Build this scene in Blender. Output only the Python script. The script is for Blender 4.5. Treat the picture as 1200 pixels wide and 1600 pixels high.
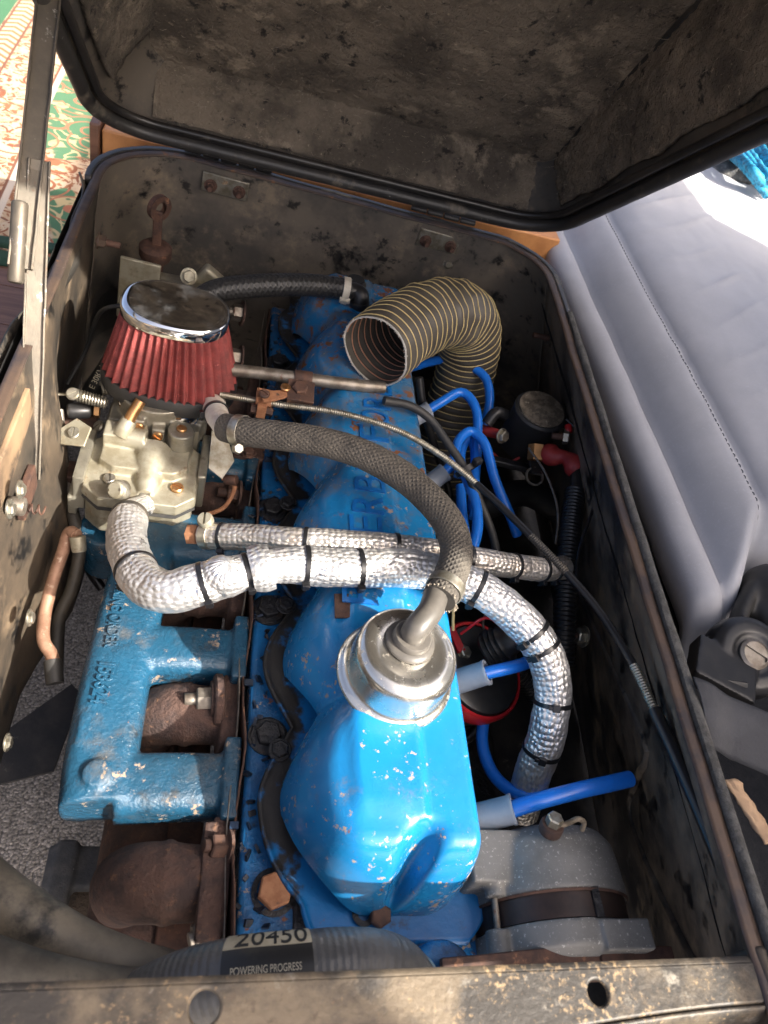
import bpy, bmesh, math, random
from mathutils import Vector, Matrix, noise
random.seed(7)
PI = math.pi
for o in list(bpy.data.objects): bpy.data.objects.remove(o)
scene = bpy.context.scene
COL = scene.collection
V = Vector

# ------------------------------------------------------------------ camera
RW = ((0.961, -0.127, -0.246), (-0.069, 0.750, -0.658), (0.268, 0.649, 0.712))
ROT = Matrix(RW)
bz = ROT.col[2].normalized(); by = (ROT.col[1] - bz * ROT.col[1].dot(bz)).normalized(); bx_ = by.cross(bz)
ROT = Matrix((bx_, by, bz)).transposed()
CAM = V((0.0, 0.0, 0.5)); FPX = 1140.0
cd = bpy.data.cameras.new('camera'); cam = bpy.data.objects.new('camera', cd); COL.objects.link(cam)
cam.matrix_world = Matrix.Translation(CAM) @ ROT.to_4x4()
cd.sensor_fit = 'VERTICAL'; cd.sensor_height = 36.0; cd.lens = FPX / 1600.0 * 36.0
cd.dof.use_dof = True; cd.dof.focus_distance = 0.78; cd.dof.aperture_fstop = 9.0
cd.clip_start = 0.01; cd.clip_end = 200.0
scene.camera = cam

# ------------------------------------------------------------------ light
SUN = V((0.64, -0.45, 0.62)).normalized()          # direction towards the sun
world = bpy.data.worlds.new('World'); scene.world = world; world.use_nodes = True
wn = world.node_tree
sky = wn.nodes.new('ShaderNodeTexSky'); sky.sky_type = 'NISHITA'; sky.sun_disc = False; sky.air_density = 0.45; sky.dust_density = 8.0; sky.ozone_density = 0.2
sky.sun_elevation = math.asin(SUN.z); sky.sun_rotation = math.atan2(SUN.x, SUN.y)
bgn = wn.nodes['Background']; bgn.inputs['Strength'].default_value = 0.15
wn.links.new(sky.outputs[0], bgn.inputs['Color'])
sl = bpy.data.lights.new('sun', 'SUN'); sl.energy = 4.6; sl.angle = math.radians(0.6); sl.color = (1.0, 0.94, 0.85)
so = bpy.data.objects.new('sun', sl); COL.objects.link(so)
so.rotation_euler = SUN.to_track_quat('Z', 'Y').to_euler(); so.location = SUN * 5
scene.view_settings.view_transform = 'Standard'; scene.view_settings.look = 'None'
scene.view_settings.gamma = 1.0; scene.view_settings.use_curve_mapping = False
scene.view_settings.exposure = 1.62
scene.render.engine = 'CYCLES'
scene.cycles.max_bounces = 8; scene.cycles.use_denoising = True
scene.cycles.sample_clamp_indirect = 6.0

# ------------------------------------------------------------------ picking a point of the place along a sight line
def ray(px, py):
    return ROT @ V((px - 600.0, 800.0 - py, -FPX))
def P(px, py, z):
    d = ray(px, py); return CAM + d * ((z - CAM.z) / d.z)
def PY(px, py, y):
    d = ray(px, py); return CAM + d * ((y - CAM.y) / d.y)
def PX(px, py, x):
    d = ray(px, py); return CAM + d * ((x - CAM.x) / d.x)

# ------------------------------------------------------------------ mesh builder
def frame(axis):
    a = V(axis).normalized()
    t = V((0, 0, 1)) if abs(a.z) < 0.9 else V((1, 0, 0))
    u = t.cross(a).normalized(); w = a.cross(u)
    return u, w, a
def catmull(pts, n):
    pts = [V(p) for p in pts]
    q = [pts[0] * 2 - pts[1]] + pts + [pts[-1] * 2 - pts[-2]]
    out = []
    seg = len(pts) - 1
    for i in range(seg):
        p0, p1, p2, p3 = q[i:i + 4]
        for k in range(n):
            t = k / n
            out.append(0.5 * ((2 * p1) + (p2 - p0) * t + (2 * p0 - 5 * p1 + 4 * p2 - p3) * t * t + (3 * p1 - p0 - 3 * p2 + p3) * t ** 3))
    out.append(pts[-1].copy())
    return out
def resample(pts, n):
    L = [0.0]
    for a, b in zip(pts, pts[1:]): L.append(L[-1] + (b - a).length)
    out = []; j = 0
    for k in range(n + 1):
        s = L[-1] * k / n
        while j < len(pts) - 2 and L[j + 1] < s: j += 1
        d = L[j + 1] - L[j]
        out.append(pts[j].lerp(pts[j + 1], (s - L[j]) / d if d > 1e-9 else 0))
    return out, L[-1]
class B:
    def __init__(s): s.v = []; s.f = []; s.uv = []
    def add(s, vs, fs, uvs=None):
        o = len(s.v); s.v += [V(v) for v in vs]
        for i, f in enumerate(fs):
            s.f.append(tuple(a + o for a in f)); s.uv.append(uvs[i] if uvs else None)
        return s
    def box(s, c, size, rot=None):
        x, y, z = (a / 2 for a in size); c = V(c)
        vs = [V((i, j, k)) for i in (-x, x) for j in (-y, y) for k in (-z, z)]
        if rot is not None: vs = [rot @ v for v in vs]
        return s.add([c + v for v in vs], [(0, 1, 3, 2), (4, 6, 7, 5), (0, 4, 5, 1), (2, 3, 7, 6), (0, 2, 6, 4), (1, 5, 7, 3)])
    def lathe(s, prof, o=(0, 0, 0), axis=(0, 0, 1), seg=32, sx=1.0, sy=1.0, rot=0.0, cap0=True, cap1=True, rf=None, uu=None):
        u, w, a = frame(axis) if uu is None else uu
        o = V(o); vs = []; fs = []; n = len(prof); uvs = []
        for r, h in prof:
            for k in range(seg):
                th = 2 * PI * k / seg + rot
                q = r * (rf(th, h) if rf else 1)
                vs.append(o + a * h + u * (q * math.cos(th) * sx) + w * (q * math.sin(th) * sy))
        for i in range(n - 1):
            for k in range(seg):
                k2 = (k + 1) % seg
                fs.append((i * seg + k, i * seg + k2, (i + 1) * seg + k2, (i + 1) * seg + k))
                uvs.append(((prof[i][1], k / seg), (prof[i][1], (k + 1) / seg), (prof[i + 1][1], (k + 1) / seg), (prof[i + 1][1], k / seg)))
        if cap0: fs.append(tuple(range(seg - 1, -1, -1))); uvs.append(None)
        if cap1: fs.append(tuple((n - 1) * seg + k for k in range(seg))); uvs.append(None)
        return s.add(vs, fs, uvs)
    def cyl(s, a, b, r, r2=None, seg=24, bev=0.0, **k):
        a = V(a); b = V(b); d = b - a; L = d.length; r2 = r if r2 is None else r2
        pr = [(r, 0), (r2, L)] if bev <= 0 else [(r - bev, 0), (r - bev * .3, bev * .3), (r, bev), (r2, L - bev), (r2 - bev * .3, L - bev * .3), (r2 - bev, L)]
        return s.lathe(pr, a, d, seg, **k)
    def hexa(s, a, b, r, rot=0.0, bev=0.0012):
        a = V(a); b = V(b); L = (b - a).length
        return s.lathe([(r, 0), (r, L - bev), (r - bev, L)], a, b - a, 6, rot=rot)
    def sph(s, c, r, seg=20, rings=12, sc=(1, 1, 1)):
        pr = [(max(1e-5, math.sin(PI * i / rings)) * r, -math.cos(PI * i / rings) * r) for i in range(rings + 1)]
        k = len(s.v); s.lathe(pr, (0, 0, 0), (0, 0, 1), seg)
        for i in range(k, len(s.v)):
            v = s.v[i]; s.v[i] = V(c) + V((v.x * sc[0], v.y * sc[1], v.z * sc[2]))
        return s
    def tube(s, pts, r, seg=14, sub=8, n=None, rf=None, caps=True, wall=0.0, closed=False, rot0=0.0, flat=1.0):
        # r: number or function of arc fraction; rf(length, angle) multiplies the radius
        path = catmull(pts, sub)
        if n is None: n = max(4, len(path) - 1)
        path, L = resample(path, n)
        R = r if callable(r) else (lambda t: r)
        T = []
        for i in range(len(path)):
            a = path[max(0, i - 1)]; b = path[min(len(path) - 1, i + 1)]; T.append((b - a).normalized())
        u, w, _ = frame(T[0]); vs = []; fs = []; uvs = []
        for i, p in enumerate(path):
            if i:
                u = (u - T[i] * u.dot(T[i])).normalized(); w = T[i].cross(u)
            l = L * i / n
            for k in range(seg):
                th = 2 * PI * k / seg + rot0
                q = R(i / n) * (rf(l, th) if rf else 1)
                vs.append(p + u * (q * math.cos(th)) + w * (q * math.sin(th) * flat))
        for i in range(n):
            for k in range(seg):
                k2 = (k + 1) % seg
                fs.append((i * seg + k, i * seg + k2, (i + 1) * seg + k2, (i + 1) * seg + k))
                uvs.append(((L * i / n, k / seg), (L * i / n, (k + 1) / seg), (L * (i + 1) / n, (k + 1) / seg), (L * (i + 1) / n, k / seg)))
        if caps:
            fs.append(tuple(range(seg - 1, -1, -1))); uvs.append(None)
            fs.append(tuple(n * seg + k for k in range(seg))); uvs.append(None)
        s.add(vs, fs, uvs); s.path = path; s.T = T; s.L = L
        return s
    def grid(s, fn, nu, nv, us=None, vs_=None):
        us = us or [i / nu for i in range(nu + 1)]; vv = vs_ or [j / nv for j in range(nv + 1)]
        nu = len(us) - 1; nv = len(vv) - 1
        vs = [fn(u, v) for u in us for v in vv]
        fs = []; uvs = []
        for i in range(nu):
            for j in range(nv):
                a = i * (nv + 1) + j
                fs.append((a, a + nv + 1, a + nv + 2, a + 1))
                uvs.append(((us[i], vv[j]), (us[i + 1], vv[j]), (us[i + 1], vv[j + 1]), (us[i], vv[j + 1])))
        return s.add(vs, fs, uvs)
    def poly(s, pts, th, nrm=None):
        # flat outline with thickness th against its normal
        pts = [V(p) for p in pts]; n = len(pts)
        if nrm is None: nrm = (pts[1] - pts[0]).cross(pts[2] - pts[0]).normalized()
        nrm = V(nrm)
        vs = pts + [p - nrm * th for p in pts]
        fs = [tuple(range(n)), tuple(range(2 * n - 1, n - 1, -1))] + [(i, n + i, n + (i + 1) % n, (i + 1) % n) for i in range(n)]
        return s.add(vs, fs)
def along(b, t):
    i = max(0, min(len(b.path) - 1, int(round(t * (len(b.path) - 1)))))
    return b.path[i], b.T[i]

def obj(name, b, m, parent=None, angle=40.0, bevel=0.0, solid=0.0, cast=None):
    me = bpy.data.meshes.new(name)
    off = BASE.get(parent.name, V((0, 0, 0))) if parent else V((0, 0, 0))
    me.from_pydata([v - off for v in b.v], [], b.f)
    ul = me.uv_layers.new(name='uv')
    i = 0
    for f, uv in zip(b.f, b.uv):
        for k in range(len(f)):
            if uv: ul.data[i].uv = uv[k]
            i += 1
    me.update(); me.validate()
    bm = bmesh.new(); bm.from_mesh(me); bmesh.ops.recalc_face_normals(bm, faces=bm.faces) if cast else None; bm.to_mesh(me); bm.free()
    o = bpy.data.objects.new(name, me); COL.objects.link(o)
    if m: me.materials.append(MAT[m])
    if parent: o.parent = parent
    BASE[o.name] = off
    if cast:
        vox, it = cast
        md = o.modifiers.new('r', 'REMESH'); md.mode = 'VOXEL'; md.voxel_size = vox
        if it: sm = o.modifiers.new('s', 'SMOOTH'); sm.factor = 0.5; sm.iterations = it
        dg = bpy.context.evaluated_depsgraph_get()
        nm = bpy.data.meshes.new_from_object(o.evaluated_get(dg)); o.modifiers.clear(); old = o.data; o.data = nm; bpy.data.meshes.remove(old)
        nm.name = name; me = nm
        if not me.materials: me.materials.append(MAT[m])
    if solid:
        md = o.modifiers.new('t', 'SOLIDIFY'); md.thickness = solid; md.offset = -1
    if bevel:
        md = o.modifiers.new('b', 'BEVEL'); md.width = bevel; md.segments = 3; md.limit_method = 'ANGLE'; md.angle_limit = math.radians(35); md.harden_normals = False
        angle = max(angle, 50)
    for p in me.polygons: p.use_smooth = True
    me.set_sharp_from_angle(angle=math.radians(angle))
    return o
BASE = {}
def tag(o, label, cat, group=None):
    o['label'] = label; o['category'] = cat
    if group: o['group'] = group
    return o
def thing(name, label, cat, loc=(0, 0, 0), group=None):
    o = bpy.data.objects.new(name, None); COL.objects.link(o); o.location = V(loc); o.empty_display_size = 0.02
    BASE[o.name] = V(loc)
    return tag(o, label, cat, group)
def cut(o, cutter):
    me = bpy.data.meshes.new('c'); off = BASE[o.name]
    me.from_pydata([v - off for v in cutter.v], [], cutter.f); c = bpy.data.objects.new('c', me); COL.objects.link(c)
    bm = bmesh.new(); bm.from_mesh(me); bmesh.ops.recalc_face_normals(bm, faces=bm.faces); bm.to_mesh(me); bm.free()
    c.location = o.matrix_world.translation if not o.parent else off
    if o.parent: pass
    md = o.modifiers.new('x', 'BOOLEAN'); md.operation = 'DIFFERENCE'; md.object = c; md.solver = 'EXACT'
    bpy.context.view_layer.update()
    dg = bpy.context.evaluated_depsgraph_get()
    nm = bpy.data.meshes.new_from_object(o.evaluated_get(dg)); o.modifiers.clear(); o.data = nm
    bpy.data.objects.remove(c)
    for p in nm.polygons: p.use_smooth = True
    nm.set_sharp_from_angle(angle=math.radians(35))
    return o
def put(mesh_obj, parent, mtx):
    # a copy of a part sharing its mesh
    c = mesh_obj.copy(); COL.objects.link(c); c.parent = parent; c.matrix_local = Matrix.Translation(-BASE[parent.name]) @ mtx if parent else mtx
    return c
def align(p, axis, roll=0.0):
    u, w, a = frame(axis)
    return Matrix.Translation(V(p)) @ Matrix((u, w, a)).transposed().to_4x4() @ Matrix.Rotation(roll, 4, 'Z')
def text_mesh(s, size, extrude, bevel=0.0, space=1.0):
    cu = bpy.data.curves.new('t', 'FONT'); cu.body = s; cu.size = size; cu.extrude = extrude; cu.align_x = 'CENTER'; cu.align_y = 'CENTER'
    cu.bevel_depth = bevel; cu.bevel_resolution = 1; cu.resolution_u = 4; cu.space_character = space
    o = bpy.data.objects.new('t', cu); COL.objects.link(o)
    dg = bpy.context.evaluated_depsgraph_get()
    me = o.evaluated_get(dg).to_mesh()
    b = B(); b.add([v.co.copy() for v in me.vertices], [tuple(p.vertices) for p in me.polygons])
    o.evaluated_get(dg).to_mesh_clear(); bpy.data.objects.remove(o); bpy.data.curves.remove(cu)
    return b
def fbm(p, s, k=4):
    return noise.fractal(V(p) * s, 1.0, 2.0, k)
def sst(a, b, x):
    t = max(0.0, min(1.0, (x - a) / (b - a))); return t * t * (3 - 2 * t)

# ------------------------------------------------------------------ materials
MAT = {}
class N:
    def __init__(s, name):
        m = bpy.data.materials.new(name); m.use_nodes = True; s.m = m; s.t = m.node_tree; s.b = s.t.nodes['Principled BSDF']
        s.co = s.t.nodes.new('ShaderNodeTexCoord'); MAT[name] = m
    def n(s, ty, **kw):
        x = s.t.nodes.new(ty)
        for k, v in kw.items(): setattr(x, k, v)
        return x
    def l(s, a, b): s.t.links.new(a, b)
    def noise(s, scale, detail=5, rough=.6, dist=0.0, co=None, off=0.0):
        x = s.n('ShaderNodeTexNoise'); x.inputs['Scale'].default_value = scale; x.inputs['Detail'].default_value = detail
        x.inputs['Roughness'].default_value = rough; x.inputs['Distortion'].default_value = dist
        if off:
            mp = s.n('ShaderNodeMapping'); mp.inputs['Location'].default_value = (off, off * .7, -off); s.l(co or s.co.outputs['Object'], mp.inputs[0]); s.l(mp.outputs[0], x.inputs['Vector'])
        else: s.l(co or s.co.outputs['Object'], x.inputs['Vector'])
        return x.outputs['Fac']
    def ramp(s, v, lo, hi):
        x = s.n('ShaderNodeMapRange'); x.interpolation_type = 'SMOOTHSTEP'
        x.inputs['From Min'].default_value = lo; x.inputs['From Max'].default_value = hi
        s.l(v, x.inputs['Value']); return x.outputs[0]
    def mix(s, f, a, b):
        x = s.n('ShaderNodeMix', data_type='RGBA')
        for v, i in ((f, 0), (a, 6), (b, 7)):
            if isinstance(v, (int, float)): x.inputs[i].default_value = v
            elif isinstance(v, tuple): x.inputs[i].default_value = (*v, 1)
            else: s.l(v, x.inputs[i])
        return x.outputs[2]
    def fmix(s, f, a, b):
        x = s.n('ShaderNodeMix', data_type='FLOAT')
        for v, i in ((f, 0), (a, 2), (b, 3)):
            if isinstance(v, (int, float)): x.inputs[i].default_value = v
            else: s.l(v, x.inputs[i])
        return x.outputs[0]
    def math(s, op, a, b=0.0, c=None):
        x = s.n('ShaderNodeMath', operation=op)
        for v, i in ((a, 0), (b, 1), (c, 2)):
            if v is None: continue
            if isinstance(v, (int, float)): x.inputs[i].default_value = v
            else: s.l(v, x.inputs[i])
        return x.outputs[0]
    def bump(s, h, strength, dist=0.001, prev=None):
        x = s.n('ShaderNodeBump'); x.inputs['Strength'].default_value = strength; x.inputs['Distance'].default_value = dist
        s.l(h, x.inputs['Height'])
        if prev: s.l(prev, x.inputs['Normal'])
        return x.outputs[0]
    def set(s, **k):
        for kk, v in k.items():
            i = s.b.inputs[kk.replace('_', ' ')]
            if isinstance(v, tuple): i.default_value = (*v, 1)
            elif isinstance(v, (int, float)): i.default_value = v
            else: s.l(v, i)
        return s
def mat(name, base, rough=.5, metal=0.0, var=None, spots=(), bump=None, bump2=None, coat=0.0, rvar=0.0, spec=None, sheen=0.0):
    """var=(colour, scale, lo, hi); spots=[(colour, scale, lo, hi, rough, metal)]; bump=(scale, strength, distance)"""
    s = N(name); c = base; r = rough; mt = metal
    if var: c = s.mix(s.ramp(s.noise(var[1], 6, .65), var[2], var[3]), base, var[0])
    if rvar: r = s.fmix(s.ramp(s.noise(23, 4, .6, off=2.1), .35, .7), max(.02, rough - rvar), min(1, rough + rvar))
    for i, sp in enumerate(spots):
        nz = s.noise(sp[1], 7, .68, off=1.7 * (i + 1))
        if len(sp) > 6: nz = s.math('ADD', nz, s.math('MULTIPLY', s.math('SUBTRACT', s.noise(sp[6], 3, .6, off=5.0 + i), .5), .55))   # spots come in clusters
        f = s.ramp(nz, sp[2], sp[3])
        c = s.mix(f, c, sp[0]); r = s.fmix(f, r, sp[4]); mt = s.fmix(f, mt, sp[5] if len(sp) > 5 else 0.0)
    s.set(Base_Color=c, Roughness=r, Metallic=mt, Coat_Weight=coat)
    if spec is not None: s.set(Specular_IOR_Level=spec)
    if sheen: s.set(Sheen_Weight=sheen)
    nn = None
    if bump: nn = s.bump(s.noise(bump[0], 6, .65, off=.9), bump[1], bump[2])
    if bump2: nn = s.bump(s.noise(bump2[0], 4, .6, off=3.3), bump2[1], bump2[2], nn)
    if nn: s.set(Normal=nn)
    return s
RUST = (.16, .062, .028); RUST2 = (.30, .13, .06); GRIME = (.012, .011, .010); DUST = (.20, .155, .105)
# painted blue castings: enamel worn to primer and rust
def blue(name, base, dark, grime_lo, rustlo, bumpd, csc=100):
    s = mat(name, base, .24, 0, (dark, 9, .35, .75),
        [((.32, .24, .17), csc, rustlo, rustlo + .06, .75, 0.0, 13), (RUST, csc * .7, rustlo + .04, rustlo + .09, .85), (GRIME, 24, grime_lo, grime_lo + .16, .6)],
        (190, bumpd, .0016), (26, .35, .0015), rvar=.1)
    return s
cs = blue('cover_blue', (.010, .178, .42), (.010, .145, .34), .72, .626, .10, 130)
# the rear of the cover is dusty and rubbed, the front has been wiped clean
lk = cs.b.inputs['Base Color'].links[0].from_socket; sxc = cs.n('ShaderNodeSeparateXYZ'); cs.l(cs.co.outputs['Object'], sxc.inputs[0])
rear = cs.ramp(sxc.outputs[1], -.22, .10); dn = cs.ramp(cs.math('ADD', cs.noise(34, 7, .72, off=7), cs.math('MULTIPLY', rear, .17)), .56, .80)
c1 = cs.mix(cs.math('MULTIPLY', dn, .75), lk, (.135, .135, .13)); rn = cs.ramp(cs.math('ADD', cs.noise(48, 7, .7, off=9), cs.math('MULTIPLY', rear, .10)), .66, .72)
cs.set(Base_Color=cs.mix(rn, c1, (.20, .085, .04)))
ms = blue('manifold_blue', (.013, .078, .145), (.014, .045, .075), .56, .63, 1.0, 85)
lk = ms.b.inputs['Base Color'].links[0].from_socket; dn = ms.ramp(ms.noise(22, 7, .72, off=7), .50, .75); ms.set(Base_Color=ms.mix(ms.math('MULTIPLY', dn, .7), lk, (.12, .105, .085)))
blue('head_blue', (.010, .14, .36), (.008, .055, .14), .54, .60, .8)
mat('grime_blue', (.010, .03, .07), .45, 0, ((.006, .008, .012), 30, .35, .6), [((.01, .09, .26), 22, .60, .66, .35), ((.06, .035, .02), 40, .6, .68, .8)], (90, .8, .002))
mat('black_gunk', (.008, .008, .009), .32, 0, ((.02, .02, .022), 60, .4, .7), [((.05, .035, .025), 50, .6, .7, .8)], (120, 1.0, .003))
mat('rusty_iron', (.105, .060, .046), .85, .1, ((.055, .036, .032), 40, .4, .65), [((.20, .105, .06), 85, .58, .7, .9), ((.025, .02, .02), 14, .6, .75, .8)], (210, 1.0, .003))
mat('rust_orange', (.36, .17, .085), .8, .1, ((.24, .10, .045), 90, .35, .65), [((.07, .04, .03), 60, .62, .72, .8)], (260, .6, .0006))
mat('copper_dull', (.30, .175, .115), .6, .35, ((.20, .105, .065), 50, .38, .62), [((.40, .29, .21), 90, .58, .7, .6)], (260, .4, .0005))
mat('rust_brown', (.12, .062, .042), .7, .3, ((.06, .035, .028), 70, .35, .65), [((.26, .13, .07), 50, .6, .7, .9)], (200, .6, .0008))
mat('dirty_steel', (.30, .27, .23), .5, .7, ((.16, .13, .10), 60, .35, .7), [(RUST, 45, .62, .7, .85)], (150, .3, .0006))
mat('zinc', (.42, .40, .34), .4, .85, ((.24, .21, .15), 80, .35, .7), [((.2, .12, .06), 60, .64, .72, .8)], (200, .25, .0004))
mat('pot_metal', (.33, .31, .25), .48, .72, ((.22, .20, .155), 40, .4, .7), [((.10, .075, .045), 30, .60, .74, .8), ((.46, .44, .38), 55, .6, .72, .4, .6)], (240, .4, .0006), (30, .25, .001), rvar=.1)
mat('pot_metal_pale', (.37, .345, .265), .5, .55, ((.26, .23, .16), 40, .4, .65), [((.17, .12, .065), 60, .56, .72, .8), ((.07, .055, .04), 26, .60, .72, .8)], (240, .4, .0006))
mat('brass', (.55, .30, .13), .35, .9, ((.36, .2, .09), 60, .4, .7))
mat('chrome', (.80, .80, .80), .07, 1.0, None, [((.30, .22, .13), 60, .68, .78, .6, .2), ((.50, .51, .53), 30, .48, .95, .30, .80)], (90, .03, .0004))
mat('cap_steel', (.74, .71, .64), .25, .95, ((.66, .61, .52), 25, .4, .7), [((.46, .37, .25), 90, .56, .76, .6, .35)], (240, .06, .0004), (24, .06, .001), rvar=.07)
mat('rubber', (.018, .018, .018), .55, 0, ((.035, .032, .028), 24, .4, .75), [((.10, .085, .065), 32, .60, .85, .9)], (190, .25, .0006))
mat('rubber_shiny', (.012, .012, .013), .3, 0, ((.022, .021, .02), 24, .4, .75), (), (120, .12, .0006))
mat('rubber_dusty', (.034, .031, .027), .55, 0, ((.075, .063, .048), 12, .38, .62), [((.014, .014, .014), 18, .56, .68, .4), ((.16, .135, .10), 60, .68, .75, .8)], (170, .35, .0006))
mat('seal_rubber', (.032, .031, .030), .42, 0, ((.04, .037, .033), 30, .4, .7), [((.18, .155, .12), 16, .54, .70, .8), ((.24, .23, .21), 75, .66, .70, .5)], (90, .3, .0008))
mat('grommet_grey', (.085, .078, .068), .4, 0, ((.14, .125, .105), 50, .4, .75), [((.09, .075, .06), 26, .6, .75, .6)], (160, .15, .0005))
mat('boot_grey', (.26, .29, .33), .35, 0, ((.31, .33, .36), 40, .4, .7), [((.14, .13, .12), 40, .68, .78, .6)])
mat('lead_blue', (.012, .165, .66), .28, 0, ((.012, .14, .56), 40, .4, .7), (), (150, .05, .0004))
mat('plastic_black', (.014, .014, .015), .38, 0, ((.03, .028, .026), 30, .45, .75), (), (140, .1, .0005))
mat('plastic_red', (.42, .012, .018), .35, 0, ((.30, .01, .012), 30, .4, .7))
mat('boot_red', (.36, .035, .032), .5, 0, ((.25, .02, .02), 50, .4, .7), [((.07, .04, .035), 40, .62, .75, .7)])
mat('tie_black', (.010, .010, .011), .28)
mat('tie_white', (.62, .58, .48), .5, 0, ((.45, .4, .32), 60, .4, .7))
mat('cloth_white', (.62, .58, .52), .85, 0, ((.45, .38, .3), 40, .4, .7), (), (300, .6, .001))
# soot black box painted once, dusty and stained
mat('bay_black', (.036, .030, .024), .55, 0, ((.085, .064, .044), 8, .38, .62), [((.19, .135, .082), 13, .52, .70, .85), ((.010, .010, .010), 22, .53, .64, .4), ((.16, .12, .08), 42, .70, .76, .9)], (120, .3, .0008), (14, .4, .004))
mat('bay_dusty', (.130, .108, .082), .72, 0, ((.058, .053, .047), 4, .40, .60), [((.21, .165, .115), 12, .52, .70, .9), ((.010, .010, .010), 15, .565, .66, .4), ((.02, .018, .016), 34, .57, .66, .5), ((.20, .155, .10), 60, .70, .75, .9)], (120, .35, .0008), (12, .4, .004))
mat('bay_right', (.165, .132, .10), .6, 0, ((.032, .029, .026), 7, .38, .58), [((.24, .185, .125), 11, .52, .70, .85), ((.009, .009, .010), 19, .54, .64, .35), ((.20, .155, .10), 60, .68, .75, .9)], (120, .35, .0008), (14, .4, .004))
mat('bay_sunlit', (.30, .20, .115), .7, .05, ((.13, .088, .055), 6, .35, .62), [((.035, .028, .023), 9, .52, .62, .6), ((.5, .36, .2), 50, .62, .72, .8)], (120, .35, .0008), (16, .4, .003))  # sunlight put into the colour, for the strip on the left wall
mat('rim_metal', (.095, .064, .046), .48, .25, ((.045, .036, .036), 18, .4, .65), [((.17, .085, .045), 50, .60, .68, .8), ((.20, .17, .15), 90, .66, .72, .4, .6)], (150, .3, .0008))
mat('front_metal', (.165, .130, .088), .5, .3, ((.045, .040, .034), 11, .40, .56), [((.31, .215, .115), 260, .58, .74, .7, 0, 18), ((.32, .18, .10), 22, .66, .73, .85), ((.30, .27, .22), 40, .58, .72, .4, .6), ((.020, .020, .020), 17, .63, .67, .45), ((.10, .075, .05), 90, .58, .68, .7)], (190, .6, .001), (30, .4, .002))
mat('stay_metal', (.105, .093, .074), .5, .55, ((.15, .125, .095), 30, .35, .7), [((.42, .40, .36), 60, .61, .68, .4, .6), ((.12, .07, .04), 24, .6, .7, .8)], (160, .4, .0007))
mat('lid_paint', (.018, .017, .017), .30, 0, ((.04, .036, .032), 16, .4, .7), [((.12, .10, .075), 24, .6, .75, .8)], (80, .2, .001))
mat('foam_grey', (.10, .098, .092), .95, 0, ((.06, .058, .054), 70, .4, .6), [((.22, .2, .17), 90, .68, .74, .9)], (260, 1.0, .002))
mat('felt', (.25, .205, .152), .95, 0, ((.115, .095, .073), 9, .40, .60), [((.38, .31, .225), 20, .54, .68, .95), ((.48, .39, .28), 130, .62, .72, .95), ((.035, .030, .025), 44, .57, .66, .9)], (300, 1.0, .006), (70, .9, .008))
mat('lint', (.40, .34, .26), .9)
mat('plank_wood', (.64, .29, .10), .45, 0, ((.52, .22, .075), 24, .4, .65), [((.30, .13, .055), 46, .66, .72, .7)], (60, .1, .0006))
mat('kraft', (.42, .28, .17), .9, 0, ((.3, .19, .11), 40, .4, .7), (), (120, .5, .002))
mat('alu_cast', (.24, .235, .22), .6, .4, ((.19, .185, .17), 30, .4, .7), [((.50, .49, .45), 330, .58, .66, .5, .4), ((.14, .12, .1), 24, .64, .75, .8)], (260, .5, .0007))
mat('stator', (.055, .035, .028), .45, .3, ((.03, .022, .02), 30, .4, .7), [((.14, .06, .035), 60, .64, .72, .8)], (200, .2, .0005))
mat('seat_fabric', (.43, .43, .448), .9, 0, ((.38, .38, .398), 8, .35, .65), [((.44, .445, .475), 300, .55, .7, .95)], (900, .35, .0006), (12, .12, .004), sheen=.35)
mat('belt_web', (.034, .035, .040), .7, 0, ((.05, .051, .056), 20, .4, .7), [((.30, .29, .27), 40, .74, .77, .9)], (400, .7, .001))
mat('carpet_black', (.012, .013, .016), .95, 0, ((.022, .023, .026), 60, .4, .7), [((.09, .08, .06), 60, .7, .75, .9)], (500, 1.0, .003))
mat('rope_blue', (.012, .27, .46), .6, 0, ((.006, .10, .18), 130, .45, .6), [((.03, .42, .60), 160, .6, .7, .6)], (500, .8, .001))
mat('fuzz_grey', (.10, .10, .10), .95, 0, ((.22, .215, .2), 40, .45, .6), (), (200, 1.0, .004))
mat('hose_dusty', (.060, .054, .045), .6, 0, ((.17, .148, .115), 9, .40, .65), [((.030, .029, .027), 14, .55, .68, .45), ((.24, .20, .15), 60, .66, .75, .8)], (170, .35, .0006))
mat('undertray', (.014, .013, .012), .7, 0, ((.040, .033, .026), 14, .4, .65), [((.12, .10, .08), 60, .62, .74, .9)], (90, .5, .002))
mat('frame_rubber', (.05, .05, .05), .8, 0, ((.085, .08, .072), 40, .4, .65), [((.3, .29, .27), 150, .67, .71, .9)], (140, .9, .002))
mat('paper', (.50, .44, .31), .6, 0, ((.38, .32, .21), 50, .4, .7))
mat('paper_black', (.022, .021, .019), .4, 0, ((.07, .062, .04), 24, .5, .75))
mat('ink', (.018, .018, .018), .5)
mat('ink_pale', (.50, .45, .33), .5)
mat('blocker_skin', (.55, .54, .52), .6)  # skin of the added sun blocker, pale so that it bounces light
mat('duct_wire', (.56, .44, .20), .5, 0, ((.44, .34, .15), 40, .4, .7))
mat('duct_wire_inner', (.34, .17, .10), .6, 0, ((.25, .12, .07), 40, .4, .7))
mat('duct_cloth', (.062, .055, .046), .5, 0, ((.095, .084, .068), 14, .4, .7), [((.11, .1, .085), 60, .66, .75, .7)], (240, .4, .0008))
mat('duct_fray', (.42, .40, .36), .9)
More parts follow.
